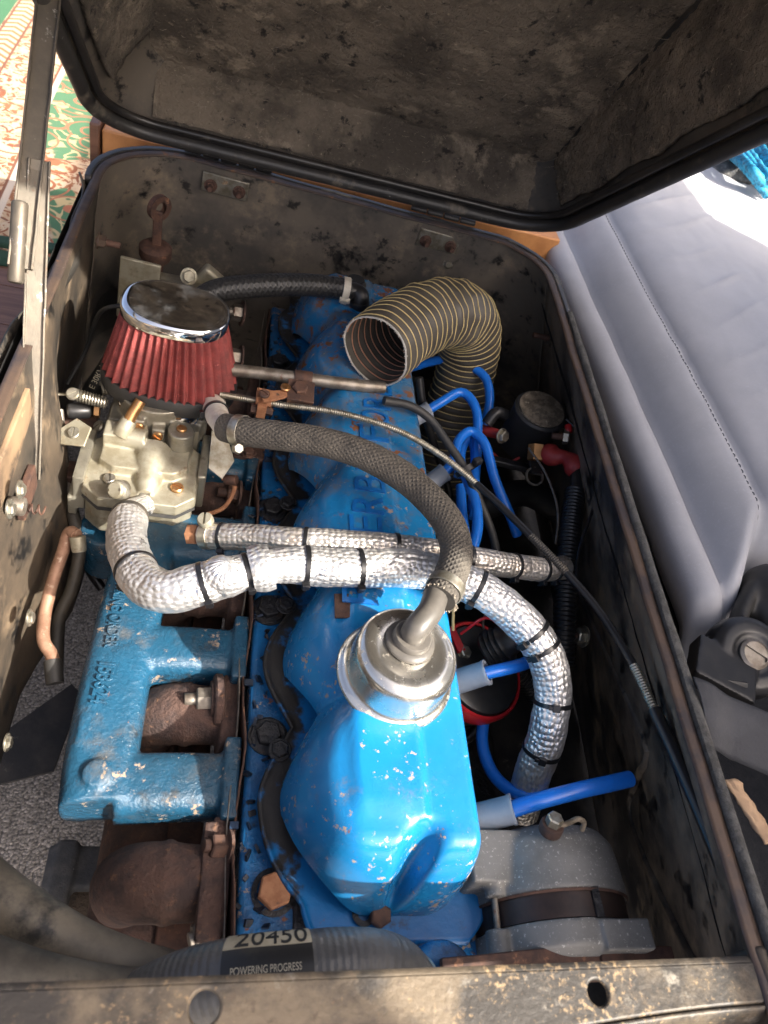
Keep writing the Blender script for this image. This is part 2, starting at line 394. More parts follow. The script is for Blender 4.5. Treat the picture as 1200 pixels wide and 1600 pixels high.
# asphalt: packed stones
s = N('asphalt')
vo = s.n('ShaderNodeTexVoronoi'); vo.inputs['Scale'].default_value = 230; s.l(s.co.outputs['Object'], vo.inputs['Vector'])
sp = s.n('ShaderNodeSeparateColor'); s.l(vo.outputs['Color'], sp.inputs[0])
c = s.mix(s.ramp(sp.outputs[0], 0, 1.3), (.15, .135, .12), (.34, .31, .28)); c = s.mix(s.ramp(s.noise(120, 4, .7), .4, .7), c, (.12, .108, .095)); c = s.mix(s.ramp(s.noise(3, 4), .4, .7), c, (.10, .09, .08)); c = s.mix(s.ramp(vo.outputs['Distance'], .45, .85), c, (.06, .055, .05))
s.set(Base_Color=c, Roughness=.9, Normal=s.bump(s.math('SUBTRACT', 1.0, vo.outputs['Distance']), .9, .0028, s.bump(s.noise(150, 5, .7), .8, .004)))
# wood floor boards with grain along x
s = N('floor_wood')
mp = s.n('ShaderNodeMapping'); mp.inputs['Scale'].default_value = (3, 34, 34); s.l(s.co.outputs['Object'], mp.inputs[0])
g = s.noise(1.5, 6, .7, 1.0, mp.outputs[0]); c = s.mix(s.ramp(g, .35, .65), (.115, .052, .030), (.20, .098, .058))
s.set(Base_Color=c, Roughness=.42, Normal=s.bump(g, .15, .001))
# braided hose cover, woven foil sleeve: relief follows the tube's own length/angle
def woven(name, base, var, rough, metal, nl, na, strength, dist, diag, extra=(), cmix=0.0):
    s = mat(name, base, rough, metal, var, extra, rvar=.08)
    uv = s.n('ShaderNodeSeparateXYZ'); s.l(s.co.outputs['UV'], uv.inputs[0])
    l = s.math('MULTIPLY', uv.outputs[0], nl); a = s.math('MULTIPLY', uv.outputs[1], na * 2 * PI)
    wob = s.math('MULTIPLY', s.noise(60, 3), 1.6)
    l = s.math('ADD', l, wob)
    if diag: p = s.math('SINE', s.math('ADD', l, a)); q = s.math('SINE', s.math('SUBTRACT', l, a)); h = s.math('MAXIMUM', p, q)
    else: p = s.math('SINE', l); q = s.math('SINE', s.math('ADD', a, s.math('MULTIPLY', s.math('SIGN', s.math('SINE', s.math('MULTIPLY', l, .5))), PI / 2))); h = s.math('ADD', p, s.math('MULTIPLY', q, .8))
    n1 = s.bump(h, strength, dist)
    n2 = s.bump(s.noise(45, 4, .6, off=1.3), .5, .004, n1)
    s.set(Normal=n2); return s
def foil(name, base, var, rough, metal, extra, circ):
    s = mat(name, base, rough, metal, var, extra, rvar=.1)
    mp = s.n('ShaderNodeMapping'); mp.inputs['Scale'].default_value = (1 / .0062, circ / .0048, 1); s.l(s.co.outputs['UV'], mp.inputs[0])
    wb = s.n('ShaderNodeTexNoise'); wb.inputs['Scale'].default_value = .22; s.l(mp.outputs[0], wb.inputs['Vector'])
    ad = s.n('ShaderNodeMix', data_type='VECTOR'); ad.inputs[0].default_value = .5; s.l(mp.outputs[0], ad.inputs[4]); s.l(wb.outputs['Color'], ad.inputs[5])
    vo = s.n('ShaderNodeTexVoronoi', voronoi_dimensions='2D', feature='SMOOTH_F1'); vo.inputs['Scale'].default_value = 2.0; vo.inputs['Randomness'].default_value = .50; vo.inputs['Smoothness'].default_value = .35; s.l(ad.outputs[1], vo.inputs['Vector'])
    n1 = s.bump(s.math('SUBTRACT', 1.0, vo.outputs['Distance']), .75, .0026)
    n2 = s.bump(s.noise(38, 4, .65, off=1.3), .4, .004, n1); n3 = s.bump(s.noise(150, 4, .65, off=2.3), .35, .001, n2)
    s.set(Normal=n3)
foil('foil', (.74, .73, .71), ((.66, .64, .61), 40, .4, .7), .46, .80, [((.42, .34, .25), 34, .55, .75, .6, .5), ((.82, .82, .82), 60, .58, .66, .25, 1.0)], .113)
foil('foil_old', (.58, .55, .51), ((.46, .41, .35), 40, .4, .7), .46, .78, [((.40, .27, .19), 26, .55, .72, .6, .45)], .088)
woven('braid', (.105, .092, .074), ((.06, .053, .045), 30, .4, .7), .9, 0, 2 * PI / .0066, 17, .7, .0008, True, [((.028, .026, .023), 20, .55, .75, .9)])
woven('hose_spiral', (.022, .022, .022), ((.035, .033, .03), 20, .4, .7), .42, 0, 2 * PI / .0075, 8, .55, .0007, True)
woven('rad_hose', (.105, .103, .098), ((.15, .143, .13), 20, .4, .7), .40, 0, 2 * PI / .0050, 4, .28, .0006, False)
woven('filter_gauze', (.25, .040, .034), ((.15, .020, .017), 60, .35, .65), .55, 0, 2 * PI / .0017, 220, .6, .0005, False, [((.52, .17, .14), 200, .62, .7, .5)])
# rug: cream ground, rust and green ornament, white guard stripes
s = N('rug')
sx = s.n('ShaderNodeSeparateXYZ'); s.l(s.co.outputs['Object'], sx.inputs[0]); X = sx.outputs[0]; Y = sx.outputs[1]
def contour(sc, k, wd, off, dist=.8):
    f = s.noise(sc, 1.5, .4, dist, off=off); v = s.math('ABSOLUTE', s.math('SINE', s.math('MULTIPLY', f, k)))
    return s.ramp(v, wd + .12, wd)
vo = s.n('ShaderNodeTexVoronoi'); vo.inputs['Scale'].default_value = 11; s.l(s.co.outputs['Object'], vo.inputs['Vector'])
flower = s.math('SINE', s.math('MULTIPLY', vo.outputs['Distance'], 24))
cream = s.mix(s.ramp(s.noise(26, 4, .6), .4, .65), (0.475, 0.360, 0.238), (0.389, 0.266, 0.158))
bandc = s.math('ADD', X, s.math('MULTIPLY', Y, .05))
c = s.mix(s.ramp(s.noise(34, 3, .6, 1.6, off=4), .53, .56), cream, (0.238, 0.097, 0.043))
c = s.mix(s.ramp(flower, .75, .9), c, (0.194, 0.065, 0.029))
c = s.mix(contour(7, 11, .07, 2.0, .8), c, (0.144, 0.072, 0.050)); c = s.mix(contour(24, 7, .10, 3.0, .5), c, (0.446, 0.346, 0.238))
vine = s.math('MAXIMUM', contour(8, 9, .11, 5.0, .9), contour(19, 7, .13, 6.0, .5))
grn = s.mix(vine, (0.061, 0.144, 0.072), (0.432, 0.338, 0.173)); grn = s.mix(s.ramp(flower, .80, .92), grn, (0.331, 0.122, 0.065))
med = s.ramp(s.noise(3.2, 2, .4, .6, off=8), .50, .51)
isg = s.math('MULTIPLY', s.ramp(bandc, -.118, -.114), s.math('MAXIMUM', med, s.ramp(Y, .42, .44)))
c = s.mix(isg, c, grn)
st = s.ramp(s.math('ABSOLUTE', s.math('ADD', bandc, .120)), .0085, .006); c = s.mix(st, c, (0.475, 0.403, 0.324))
st3 = s.ramp(s.math('ABSOLUTE', s.math('ADD', bandc, .128)), .0035, .002); c = s.mix(st3, c, (0.158, 0.065, 0.036))
st2 = s.ramp(s.math('ABSOLUTE', s.math('ADD', bandc, .268)), .028, .025); c = s.mix(st2, c, s.mix(s.ramp(s.math('SINE', s.math('ADD', s.math('MULTIPLY', Y, 190), s.math('MULTIPLY', s.math('ABSOLUTE', s.math('ADD', bandc, .268)), 160))), -.1, .3), (0.475, 0.360, 0.230), (0.238, 0.108, 0.050)))
st4 = s.ramp(s.math('ABSOLUTE', s.math('SUBTRACT', s.math('ABSOLUTE', s.math('ADD', bandc, .268)), .026)), .004, .002); c = s.mix(st4, c, (0.144, 0.058, 0.036))
c = s.mix(s.ramp(bandc, -.298, -.300), c, (0.040, 0.122, 0.058))
c = s.mix(s.ramp(Y, .030, .026), c, (0.025, 0.061, 0.036))
s.set(Base_Color=c, Roughness=.95, Normal=s.bump(s.noise(420, 3, .7), .7, .002))
# grain plank

def proto(name, b, m, angle=40):
    o = obj(name, b, m, None, angle); me = o.data; BASE.pop(o.name, None); bpy.data.objects.remove(o); return me
def inst(name, me, parent, mtx):
    o = bpy.data.objects.new(name, me); COL.objects.link(o)
    if parent: o.parent = parent; o.matrix_local = Matrix.Translation(-BASE[parent.name]) @ mtx; BASE[o.name] = BASE[parent.name]
    else: o.matrix_local = mtx; BASE[o.name] = mtx.translation.copy()
    return o
# fastener prototypes (unit: metres, head along +z from origin)
def bolt_mesh(m, r=.008, h=.006, washer=.0, name='bolt', shank=0.0):
    b = B()
    if washer: b.lathe([(washer, 0), (washer, .0012), (washer - .0006, .0018)], seg=24)
    b.lathe([(r, .0012 if washer else 0), (r, h - .0012), (r - .0014, h)], seg=6)
    if shank: b.lathe([(shank, h - .001), (shank, h + .010), (shank * .8, h + .012)], seg=14)
    return proto(name, b, m, 30)
def screw_mesh(m, r=.0055, h=.003):
    b = B(); b.lathe([(r, 0), (r, h * .6), (r * .8, h)], seg=24, cap1=False)
    w = r * .16
    for sg in (-1, 1):
        pts = []
        n = 12
        a0 = math.asin(w / (r * .8))
        for k in range(n + 1):
            t = a0 + (PI - 2 * a0) * k / n
            pts.append(V((math.cos(t) * r * .8, sg * math.sin(t) * r * .8, h)))
        b.add(pts, [tuple(range(n + 1)) if sg > 0 else tuple(range(n, -1, -1))])
    b.add([V((-r * .8, -w, h * .55)), V((r * .8, -w, h * .55)), V((r * .8, w, h * .55)), V((-r * .8, w, h * .55)), V((-r * .8, -w, h)), V((r * .8, -w, h)), V((r * .8, w, h)), V((-r * .8, w, h))], [(0, 1, 2, 3), (0, 4, 5, 1), (3, 2, 6, 7)])
    return proto('screw', b, m, 30)

# ================================================================== setting
GZ = -0.75
def ground_fn(u, v):
    x = -6 + 12 * u; y = -5 + 12 * v
    return V((x, y, GZ))
g = obj('ground', B().grid(ground_fn, 24, 24), 'asphalt'); g['kind'] = 'structure'
# cabin floor left of and behind the engine box
FZ = -0.32
b = B()
b.poly([(-1.6, .62, FZ), (-.262, .62, FZ), (-.262, 1.40, FZ), (.9, 1.40, FZ), (.9, 3.4, FZ), (-1.6, 3.4, FZ)], .03, (0, 0, 1))
fl = obj('cabin_floor', b, None); fl['kind'] = 'structure'
fl.data.materials.append(MAT['undertray'])
plk = proto('plank', B().box((0, 0, 0), (2.8, .104, .012)), 'floor_wood')
for k in range(8):
    o = inst('plank', plk, fl, Matrix.Translation((-1.69, .674 + .106 * k, FZ + .0075)))
# rug
RB = V((-.30, 1.215, FZ + .0135))
def rug_fn(u, v):
    x = -1.15 + 1.45 * u; y = 2.1 * v
    z = .010 + .002 * math.sin(x * 9 + y * 4) + .0015 * fbm((x, y, 0), 5)
    if min(v * 2.1, u * 1.45, (1 - u) * 1.45) < .012: z -= .004
    q = V((x, y, z)); q = Matrix.Rotation(math.radians(7), 3, 'Z') @ q
    return RB + q
b = B().grid(rug_fn, 60, 90)
rg = thing('rug', 'cream, rust and green patterned oriental rug on the wooden floor', 'rug', RB)
rg.rotation_euler.z = 0
ro = obj('pile', b, 'rug', rg, solid=.008)
ro.rotation_euler.z = 0
b = B().box(RB + V((-.42, .008, .010)), (1.5, .030, .014), Matrix.Rotation(math.radians(7), 3, 'Z'))
obj('edge_binding', b, 'seat_fabric', rg, bevel=.005).data.materials[0] = MAT['carpet_green'] if 'carpet_green' in MAT else mat('carpet_green', (.03, .075, .045), .95, 0, ((.02, .05, .03), 80, .4, .6), (), (500, .8, .002)).m

# wooden board behind the box
t = thing('wooden_board', 'orange varnished timber board behind the engine box, under the open lid', 'board', (.15, 1.16, -.03))
b = B().box((.165, 1.205, -.030), (.735, .14, .06)); obj('plank', b, 'plank_wood', t, bevel=.003)
b = B().box((-.212, 1.205, -.035), (.014, .15, .085)); obj('edge_strip', b, 'floor_wood', t, bevel=.003)
kn = B().cyl((-.165, 1.165, .0), (-.165, 1.165, .0012), .0035, seg=12); obj('nail_head', kn, 'rust_brown', t)

# ------------------------------------------------------------------ engine box
def box_path(off=0.0, r1=.105, r2=.085, n=9):
    """rim seen from above, from front left round the back to front right"""
    xl0, xl1, xr0, xr1, yb0, yb1 = -.178 - off, -.178 - off, .412 + off, .474 + off, 1.106 + off, 1.078 + off
    pts = [V((xl0, .03, 0)), V((xl0, .2, 0)), V((xl0, .4, 0)), V((xl0, .6, 0)), V((xl1, .8, 0)), V((xl1, yb0 - r1 - .02, 0))]
    c = V((xl1 + r1, yb0 - r1, 0))
    for k in range(n + 1):
        a = PI - (PI / 2) * k / n; pts.append(c + V((math.cos(a), math.sin(a), 0)) * r1)
    for k in range(1, 6):
        f = k / 6; pts.append(V((xl1 + r1 + (xr1 - r2 - xl1 - r1) * f, yb0 + (yb1 - yb0) * f, 0)))
    c = V((xr1 - r2, yb1 - r2, 0))
    for k in range(n + 1):
        a = PI / 2 - (PI / 2) * k / n; pts.append(c + V((math.cos(a), math.sin(a), 0)) * r2)
    for k in range(1, 11):
        f = k / 10; y = (yb1 - r2) * (1 - f) + .03 * f; pts.append(V((xr1 + (xr0 - xr1) * f, y, 0)))
    return pts
RIM = box_path(0, .105, .085)
def lower(p, z):
    # the walls lean outwards below the rim
    k = -z
    q = V((p.x, p.y, z))
    if p.x > .3: q.x += .40 * k * sst(.30, .40, p.x)
    if p.x < -.1: q.x += (-.10 + .23 * sst(.78, .62, p.y) - .11 * sst(.58, .40, p.y)) * k * sst(-.1, -.15, p.x)
    if p.y > .9: q.y += .06 * k
    return q
t = thing('engine_box', 'soot black steel engine box with open top, engine sunk inside it', 'engine box', (.15, .5, -.35))
ZS = [-.002, -.006, -.03, -.06, -.10, -.15, -.20, -.26, -.31, -.35]
ZR = ZS[:-1] + [-.36, -.42, -.47]
def wall_part(name, i0, i1, m, zs=ZS):
    pp, _ = resample(RIM[i0:i1 + 1], max(24, 3 * (i1 - i0)))
    def fn(u, v):
        k = u * (len(pp) - 1); i = min(len(pp) - 2, int(k)); p = pp[i].lerp(pp[i + 1], k - i)
        zz = v * (len(zs) - 1); j = min(len(zs) - 2, int(zz)); z = zs[j] + (zs[j + 1] - zs[j]) * (zz - j)
        q = lower(p, z)
        d = .0025 * fbm(q, 7, 3) + .001 * fbm(q, 25, 2)
        return q + V((d, d, 0)) * sst(0, -.05, z)
    return obj(name, B().grid(fn, len(pp) - 1, 30), m, t, solid=-.002)
n_l = 6 + 5; n_b = n_l + 5 + 5 + 5
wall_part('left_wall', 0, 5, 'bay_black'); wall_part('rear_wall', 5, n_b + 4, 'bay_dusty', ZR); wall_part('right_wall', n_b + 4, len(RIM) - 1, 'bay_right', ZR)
# flat metal rim with turned edge
def strip(path_a, path_b, z0, z1, m, name, par, th=.0025, bev=.0008):
    n = len(path_a)
    def fn(u, v):
        k = u * (n - 1); i = min(n - 2, int(k)); a = path_a[i].lerp(path_a[i + 1], k - i); c = path_b[i].lerp(path_b[i + 1], k - i)
        q = a.lerp(c, v); q.z += z0 + (z1 - z0) * v; q.z += .0012 * fbm(q, 14, 2); q += V((1, 1, 0)) * (.0012 * fbm(q, 20, 2)); return q
    return obj(name, B().grid(fn, (n - 1) * 4, 3), m, par, solid=th)
pa = box_path(-.001, .104, .084); pb = box_path(.011, .114, .094)
strip(pa, pb, .0005, .002, 'rim_metal', 'rim_flange', t)
pc = box_path(.0115, .115, .095); pd = box_path(.020, .122, .102)
strip(pc[5:n_b + 7], pd[5:n_b + 7], .003, .003, 'seal_rubber', 'outer_seal', t, .012)
# foam strip along the right outside
pe = [V((p.x + .0165, p.y, .003)) for p in RIM[n_b + 5:]]
b = B().tube(pe, .0052, 10, 4, rf=lambda l, a: 1 + .16 * noise.noise(V((l * 60, a, 0)))); obj('foam_strip', b, 'foam_grey', t)
# outer skin of the box on the cabin side
po = [V((p.x, p.y, 0)) for p in box_path(.019, .121, .101)]
def outer(u, v):
    k = u * (n_b - 2); i = min(n_b - 3, int(k)); p = po[i].lerp(po[i + 1], k - i); return V((p.x, p.y, -.002 - .30 * v)) + V((-.01, 0, 0)) * v * (1 if p.x < 0 else 0)
obj('outer_skin', B().grid(outer, 90, 4), 'rubber', t)
# loose black trim flap standing off the left rim
b = B()
fl_ = [P(125, 268, .01), P(128, 300, .0), P(110, 360, -.005), P(85, 420, -.005), P(40, 480, -.005), P(0, 545, -.004), P(-40, 600, -.004)]
fp, _ = resample(catmull(fl_, 6), 40)
def flap(u, v):
    k = u * 40; i = min(39, int(k)); p = fp[i].lerp(fp[i + 1], k - i)
    return p + V((.010 * v + .002 * math.sin(u * 22), .008 * v, -.03 * v + .002 * fbm((u * 5, v, 0), 3)))
obj('trim_flap', B().grid(flap, 60, 4), 'rubber_dusty', t, solid=.0025)
# bolts, some of them low on the left wall
bolt_s = bolt_mesh('zinc', .0065, .005, .009); bolt_r = bolt_mesh('rust_brown', .0075, .006, .0105)
bolt_m = bolt_mesh('dirty_steel', .0085, .007, .012); stud_m = bolt_mesh('rust_brown', .007, .006, .0095, 'stud', .0042)
# plate in sunlit tan, standing in for the lit upper strip of the left wall
b = B().box((-.174, .50, -.040), (.006, .16, .045)); obj('sunlit_strip', b, 'bay_sunlit', t, bevel=.002)
for px, py, x in ((45, 965, -.150), (10, 1160, -.150), (14, 795, -.158), (30, 765, -.158)):
    inst('bolt', bolt_s, t, align(PX(px, py, x), (1, 0, .15), .4))
# hinge brackets on the rear wall with two bolts each
for (c, dx) in ((PY(352, 291, 1.100), .034), (PY(685, 377, 1.084), .034)):
    b = B().box(c, (.068, .004, .028), Matrix.Rotation(math.radians(2), 3, 'Y')); h = obj('hinge_plate', b, 'zinc', t, bevel=.0008)
    for sx_ in (-1, 1): inst('bolt', stud_m, h, align(c + V((sx_ * .021, -.002, -.003)), (0, -1, .1), .3 * sx_))
b = B()
for k in range(5):
    a = V((-.085 + .026 * k, 1.122 - .0010 * k, .008)); b.cyl(a, a + V((.024, -.0010, 0)), .0045, seg=14, bev=.001)
obj('hinge_barrel', b, 'seal_rubber', t)
b = B()
for k in range(4):
    a = V((.262 + .027 * k, 1.108 - .0013 * k, .008)); b.cyl(a, a + V((.025, -.0013, 0)), .0045, seg=14, bev=.001)
obj('hinge_barrel', b, 'seal_rubber', t)
inst('bolt', bolt_s, t, align(PY(700, 412, 1.086), (0, -1, .1)))
# studs poking through the walls
def wall_stud(p, ax, L, m='zinc', nut=.010):
    ax = V(ax).normalized(); b = B().cyl(p, p + ax * L, .0048, .0042, seg=14, bev=.0008); st = obj('stud', b, 'rust_brown', t)
    b = B().hexa(p + ax * .004, p + ax * .013, nut, .3); obj('nut', b, m, st); b = B().cyl(p + ax * .002, p + ax * .004, nut * 1.35, seg=20); obj('washer', b, m, st)
wall_stud(PX(868, 531, .505), (-1, -.05, .05), .040, 'bay_black'); wall_stud(PX(914, 995, .478), (-1, 0, .1), .034)
wall_stud(PX(885, 655, .500), (-1, -.2, .1), .030)
wall_stud(PX(150, 375, -.170), (1, 0, -.05), .030, 'rim_metal', .008)
# fold lines pressed in the right wall
def PW(px, py, off=0.0):
    best = None
    for i in range(0, 351):
        z = -i / 1000; q = P(px, py, z); w = lower(V((.412 + .064 * min(1, (q.y - .03) / .95), q.y, 0)), z).x - off
        if best is None or abs(q.x - w) < best[0]: best = (abs(q.x - w), q)
    return best[1]
for pts in ([(838, 640), (850, 740), (866, 835), (915, 945), (968, 1060), (1014, 1168), (1004, 1200)], [(1004, 1200), (985, 1260), (1010, 1340), (1060, 1450), (1100, 1520)]):
    b = B().tube([PW(x, y, -.001) for x, y in pts], .0055, 10, 6); obj('pressed_fold', b, 'bay_right', t)

# ------------------------------------------------------------------ front crossmember
def fp_y(x, k): return (.079 + .004 * (x + .2) / .62) if k else (.018 + .040 * sst(-.1, .42, x))
t = thing('front_crossmember', 'scuffed dull steel crossmember with two drilled holes along the front edge', 'crossmember', (.12, .05, -.03))
pts = []
for i in range(25):
    x = -.21 + .645 * i / 24; pts.append((x, fp_y(x, 0), .0))
for i in range(24, -1, -1):
    x = -.21 + .645 * i / 24; pts.append((x, fp_y(x, 1), .0))
o = obj('top_plate', B().poly(pts, .004, (0, 0, 1)), 'front_metal', t)
h1 = P(320, 1574, 0); h2 = P(935, 1551, 0)
cut(o, B().cyl(h1 + V((0, 0, -.02)), h1 + V((0, 0, .02)), .0085, seg=32).cyl(h2 + V((0, 0, -.02)), h2 + V((0, 0, .02)), .0072, seg=32))
md = o.modifiers.new('b', 'BEVEL'); md.width = .0018; md.segments = 3; md.limit_method = 'ANGLE'
def back_lip(u, v):
    x = -.21 + .645 * u; y = fp_y(x, 1); a = v * 1.25
    return V((x, y - .001 + .006 * math.sin(a), -.006 + .0055 * math.cos(a) - (.05 * max(0, v - .6))))
obj('back_flange', B().grid(back_lip, 50, 10), 'front_metal', t, solid=.002)
def front_lip(u, v):
    x = -.21 + .645 * u; y = fp_y(x, 0); return V((x, y - .0005 - .010 * v, -.0015 - .03 * v * v))
obj('front_flange', B().grid(front_lip, 50, 6), 'front_metal', t, solid=.002)
b = B().box((.425, .055, -.022), (.012, .075, .05)); obj('end_gusset', b, 'bay_black', t, bevel=.004)

# ------------------------------------------------------------------ lid, hinged at the rear and propped open
LO = V((0, 1.095, .03)); LD = V((0, -.77, .64)).normalized(); LN = V((0, .64, .77)).normalized()
def LP(x, t_, w): return LO + V((x, 0, 0)) + LD * t_ + LN * w
def rrect(x0, x1, t0, t1, r, n=8):
    out = []
    for cx, ct, a0 in ((x1 - r, t1 - r, 0), (x0 + r, t1 - r, PI / 2), (x0 + r, t0 + r, PI), (x1 - r, t0 + r, 1.5 * PI)):
        for k in range(n + 1):
            a = a0 + PI / 2 * k / n; out.append((cx + r * math.cos(a), ct + r * math.sin(a)))
    return out
def dense(pp, n):
    q, _ = resample([V((a, b_, 0)) for a, b_ in pp + [pp[0]]], n); return [(v.x, v.y) for v in q]
lid = thing('hinged_engine_cover', 'black steel engine box lid lined with felt, propped open above the engine', 'lid', LO)
NR = 160
rim = dense(rrect(-.205, .492, 0, 1.02, .085), NR)
def wtop(t_): return .088 + .20 * t_
def shell(dx):
    top = dense(rrect(-.135 - dx, .455 + dx, .035 - dx, .98 + dx, .05), NR)
    def fn(u, v):
        i = int(round(u * NR)); a = rim[i]; c = top[i]
        # rounded shoulder
        k = [0, .25, .5, .72, .88, .96, 1.0][int(round(v * 6))]; inn = [0, .30, .55, .74, .88, .95, 1.0][int(round(v * 6))]
        x = a[0] + (c[0] - a[0]) * inn; y = a[1] + (c[1] - a[1]) * inn
        return LP(x, y, (wtop(y) + dx) * k)
    return fn
b = B().grid(shell(.008), NR, 6)
top = dense(rrect(-.143, .463, .027, .988, .05), NR)
b.add([LP(x, y, wtop(y) + .008) for x, y in top[:-1]], [tuple(range(NR))])
obj('outer_shell', b, 'lid_paint', lid)
# felt on the four sides and top, lumpy
def lump(p, k=1.0): return (.0050 * fbm(p, 6, 3) + .0026 * fbm(p, 26, 3) + .0020 * fbm(p, 110, 2)) * k
def felt_top(u, v):
    x = -.135 + .59 * u; y = .035 + .945 * v; p = LP(x, y, 0)
    return LP(x, y, wtop(y) - .014 - lump(p))
obj('felt_top', B().grid(felt_top, 150, 220), 'felt', lid, 80)
b = B().tube([LP(.449 + .001 * math.sin(y_ * 30), y_, wtop(y_) - .013) for y_ in [.04 + .93 * k / 30 for k in range(31)]], .0062, 8, 2); obj('crease_shade_strip', b, 'rubber', lid)  # dark tube standing in for the shade along the right felt crease
b = B().tube([LP(x_, .040, wtop(.04) - .006) for x_ in [-.12 + .57 * k / 20 for k in range(21)]], .0045, 8, 2); obj('crease_shade_strip', b, 'rubber_dusty', lid)  # likewise a dark tube in place of shade, at the hinge-side crease
def felt_back(u, v):
    x = -.128 + .575 * u; k = .16 + .80 * v; y = .004 + .032 * k; p = LP(x, y, k * .1)
    return LP(x, y + .010 + lump(p) + .004 * math.sin(v * PI), wtop(y) * k)
obj('felt_back', B().grid(felt_back, 150, 26), 'felt', lid, 80, solid=.006)
def felt_right(u, v):
    y = .065 + .88 * u; k = .17 + .84 * v; x = .489 - .033 * k; p = LP(x, y, k * .2)
    return LP(x - .012 - lump(p) - .005 * math.sin(v * PI), y, wtop(y) * k + .003 * math.sin(u * 40) * (1 - v))
obj('felt_right', B().grid(felt_right, 180, 40), 'felt', lid, 80, solid=.006)
def felt_left(u, v):
    y = .10 + .85 * u; k = .20 + .80 * v; x = -.200 + .062 * k; p = LP(x, y, k * .2)
    return LP(x + .008 + lump(p), y, wtop(y) * k)
obj('felt_left', B().grid(felt_left, 150, 30), 'felt', lid, 80, solid=.006)
# bare dusty metal inner skin seen at the corners
def inner(u, v):
    q = shell(-.004)(u, v); return q
obj('inner_skin', B().grid(inner, NR, 6), 'bay_dusty', lid)
# rolled lip and rubber seal round the opening
b = B(); seal = [LP(x, y, -.004) for x, y in dense(rrect(-.202, .489, .003, 1.017, .082), 96)]
b.tube(seal, .0095, 12, 2, rf=lambda l, a: 1 + .05 * noise.noise(V((l * 30, a, 0)))); obj('rubber_seal', b, 'seal_rubber', lid)
seal2 = [LP(x, y, .006) for x, y in dense(rrect(-.188, .474, .018, 1.002, .07), 96)]
b = B().tube(seal2, .0055, 10, 2); obj('inner_lip', b, 'lid_paint', lid)
seal3 = [LP(x, y, .010) for x, y in dense(rrect(-.212, .499, -.007, 1.027, .09), 96)]
b = B().tube(seal3, .006, 10, 2); obj('rolled_edge', b, 'rim_metal', lid)
# lint and loose fibres caught in the felt
b = B()
for k in range(1500):
    r = random.random()
    if r < .6: q = felt_top(random.random(), random.random() * .6)
    elif r < .8: q = felt_right(random.random() * .6, random.random())
    else: q = felt_back(random.random(), random.random())
    q = q - LN * .002; L = random.choice((.003, .004, .005, .007, .010, .014)); a = random.uniform(0, 2 * PI); d = V((math.cos(a), 0, 0)) + LD * math.sin(a)
    c = q + d * L * .5 - LN * random.uniform(0, .004); e = q + (d + V((random.uniform(-.6, .6), 0, 0)) + LD * random.uniform(-.6, .6)) * L - LN * random.uniform(0, .003)
    w = random.uniform(.00010, .00024); s_ = d.cross(LN).normalized() * w
    b.add([q - s_, q + s_, c + s_ * .8, c - s_ * .8, e, q - LN * w * 1.5, c - LN * w * 1.5], [(0, 1, 2, 3), (3, 2, 4), (1, 5, 6, 2), (5, 0, 3, 6), (2, 6, 4), (6, 3, 4)])
o = obj('lint', b, 'lint', lid); o['kind'] = 'stuff'

# ------------------------------------------------------------------ lid stay: two channel bars sliding in each other
ja = PX(22, 790, -.166); jb = PX(50, 440, -.182); jc = PX(62, 240, -.186); jd = PX(80, -40, -.196)
st = thing('lid_stay', 'worn grey steel telescopic stay bar propping the lid open on the left', 'stay bar', ja)
def channel(a, c, w, d, m, name, lip=.0022):
    a = V(a); c = V(c); ax = (c - a); L = ax.length; ax.normalize()
    side = V((0, 1, 0)).cross(ax); u = (CAM - (a + c) / 2); u = (u - ax * u.dot(ax)).normalized(); s_ = ax.cross(u)
    pr = [(-w, 0), (-w, d), (-w + lip, d), (-w + lip, lip), (w - lip, lip), (w - lip, d), (w, d), (w, 0)]
    b = B(); nseg = 30
    vs = []; fs = []
    for i in range(nseg + 1):
        for x, y in pr:
            vs.append(a + ax * (L * i / nseg) + s_ * x + u * y + (s_ + u) * (.0006 * noise.noise(V((i * .5, x * 90, y * 90)))))
    k = len(pr)
    for i in range(nseg):
        for j in range(k): fs.append((i * k + j, i * k + (j + 1) % k, (i + 1) * k + (j + 1) % k, (i + 1) * k + j))
    fs.append(tuple(range(k - 1, -1, -1))); fs.append(tuple(nseg * k + j for j in range(k)))
    b.add(vs, fs); return obj(name, b, m, st, bevel=.0006)
lo_ = PX(46, 748, -.170)
channel(lo_, jb.lerp(jc, .95), .0100, .006, 'stay_metal', 'lower_channel')
up0 = jb.lerp(jc, .10) + V((-.008, -.012, .006))
channel(up0, jd, .0108, .007, 'stay_metal', 'upper_channel')
b = B().cyl(jb + V((-.011, -.014, .004)), jb + (jc - jb).normalized() * .075 + V((-.011, -.014, .004)), .0075, seg=16, bev=.003); obj('release_sleeve', b, 'stay_metal', st)
b = B().box(ja.lerp(lo_, .5) + V((.004, 0, 0)), (.008, .05, .03)); obj('pivot_plate', b, 'rust_brown', st, bevel=.002)
b = B().cyl(ja + V((-.006, 0, 0)), ja + V((.010, 0, 0)), .009, seg=20, bev=.002); obj('pivot_pin', b, 'dirty_steel', st)
b = B().tube([ja + V((.004 + .0009 * k, .012 + .0045 * math.cos(k * .9), -.016 + .0045 * math.sin(k * .9))) for k in range(22)], .0010, 6, 3); obj('spring', b, 'rust_brown', st)

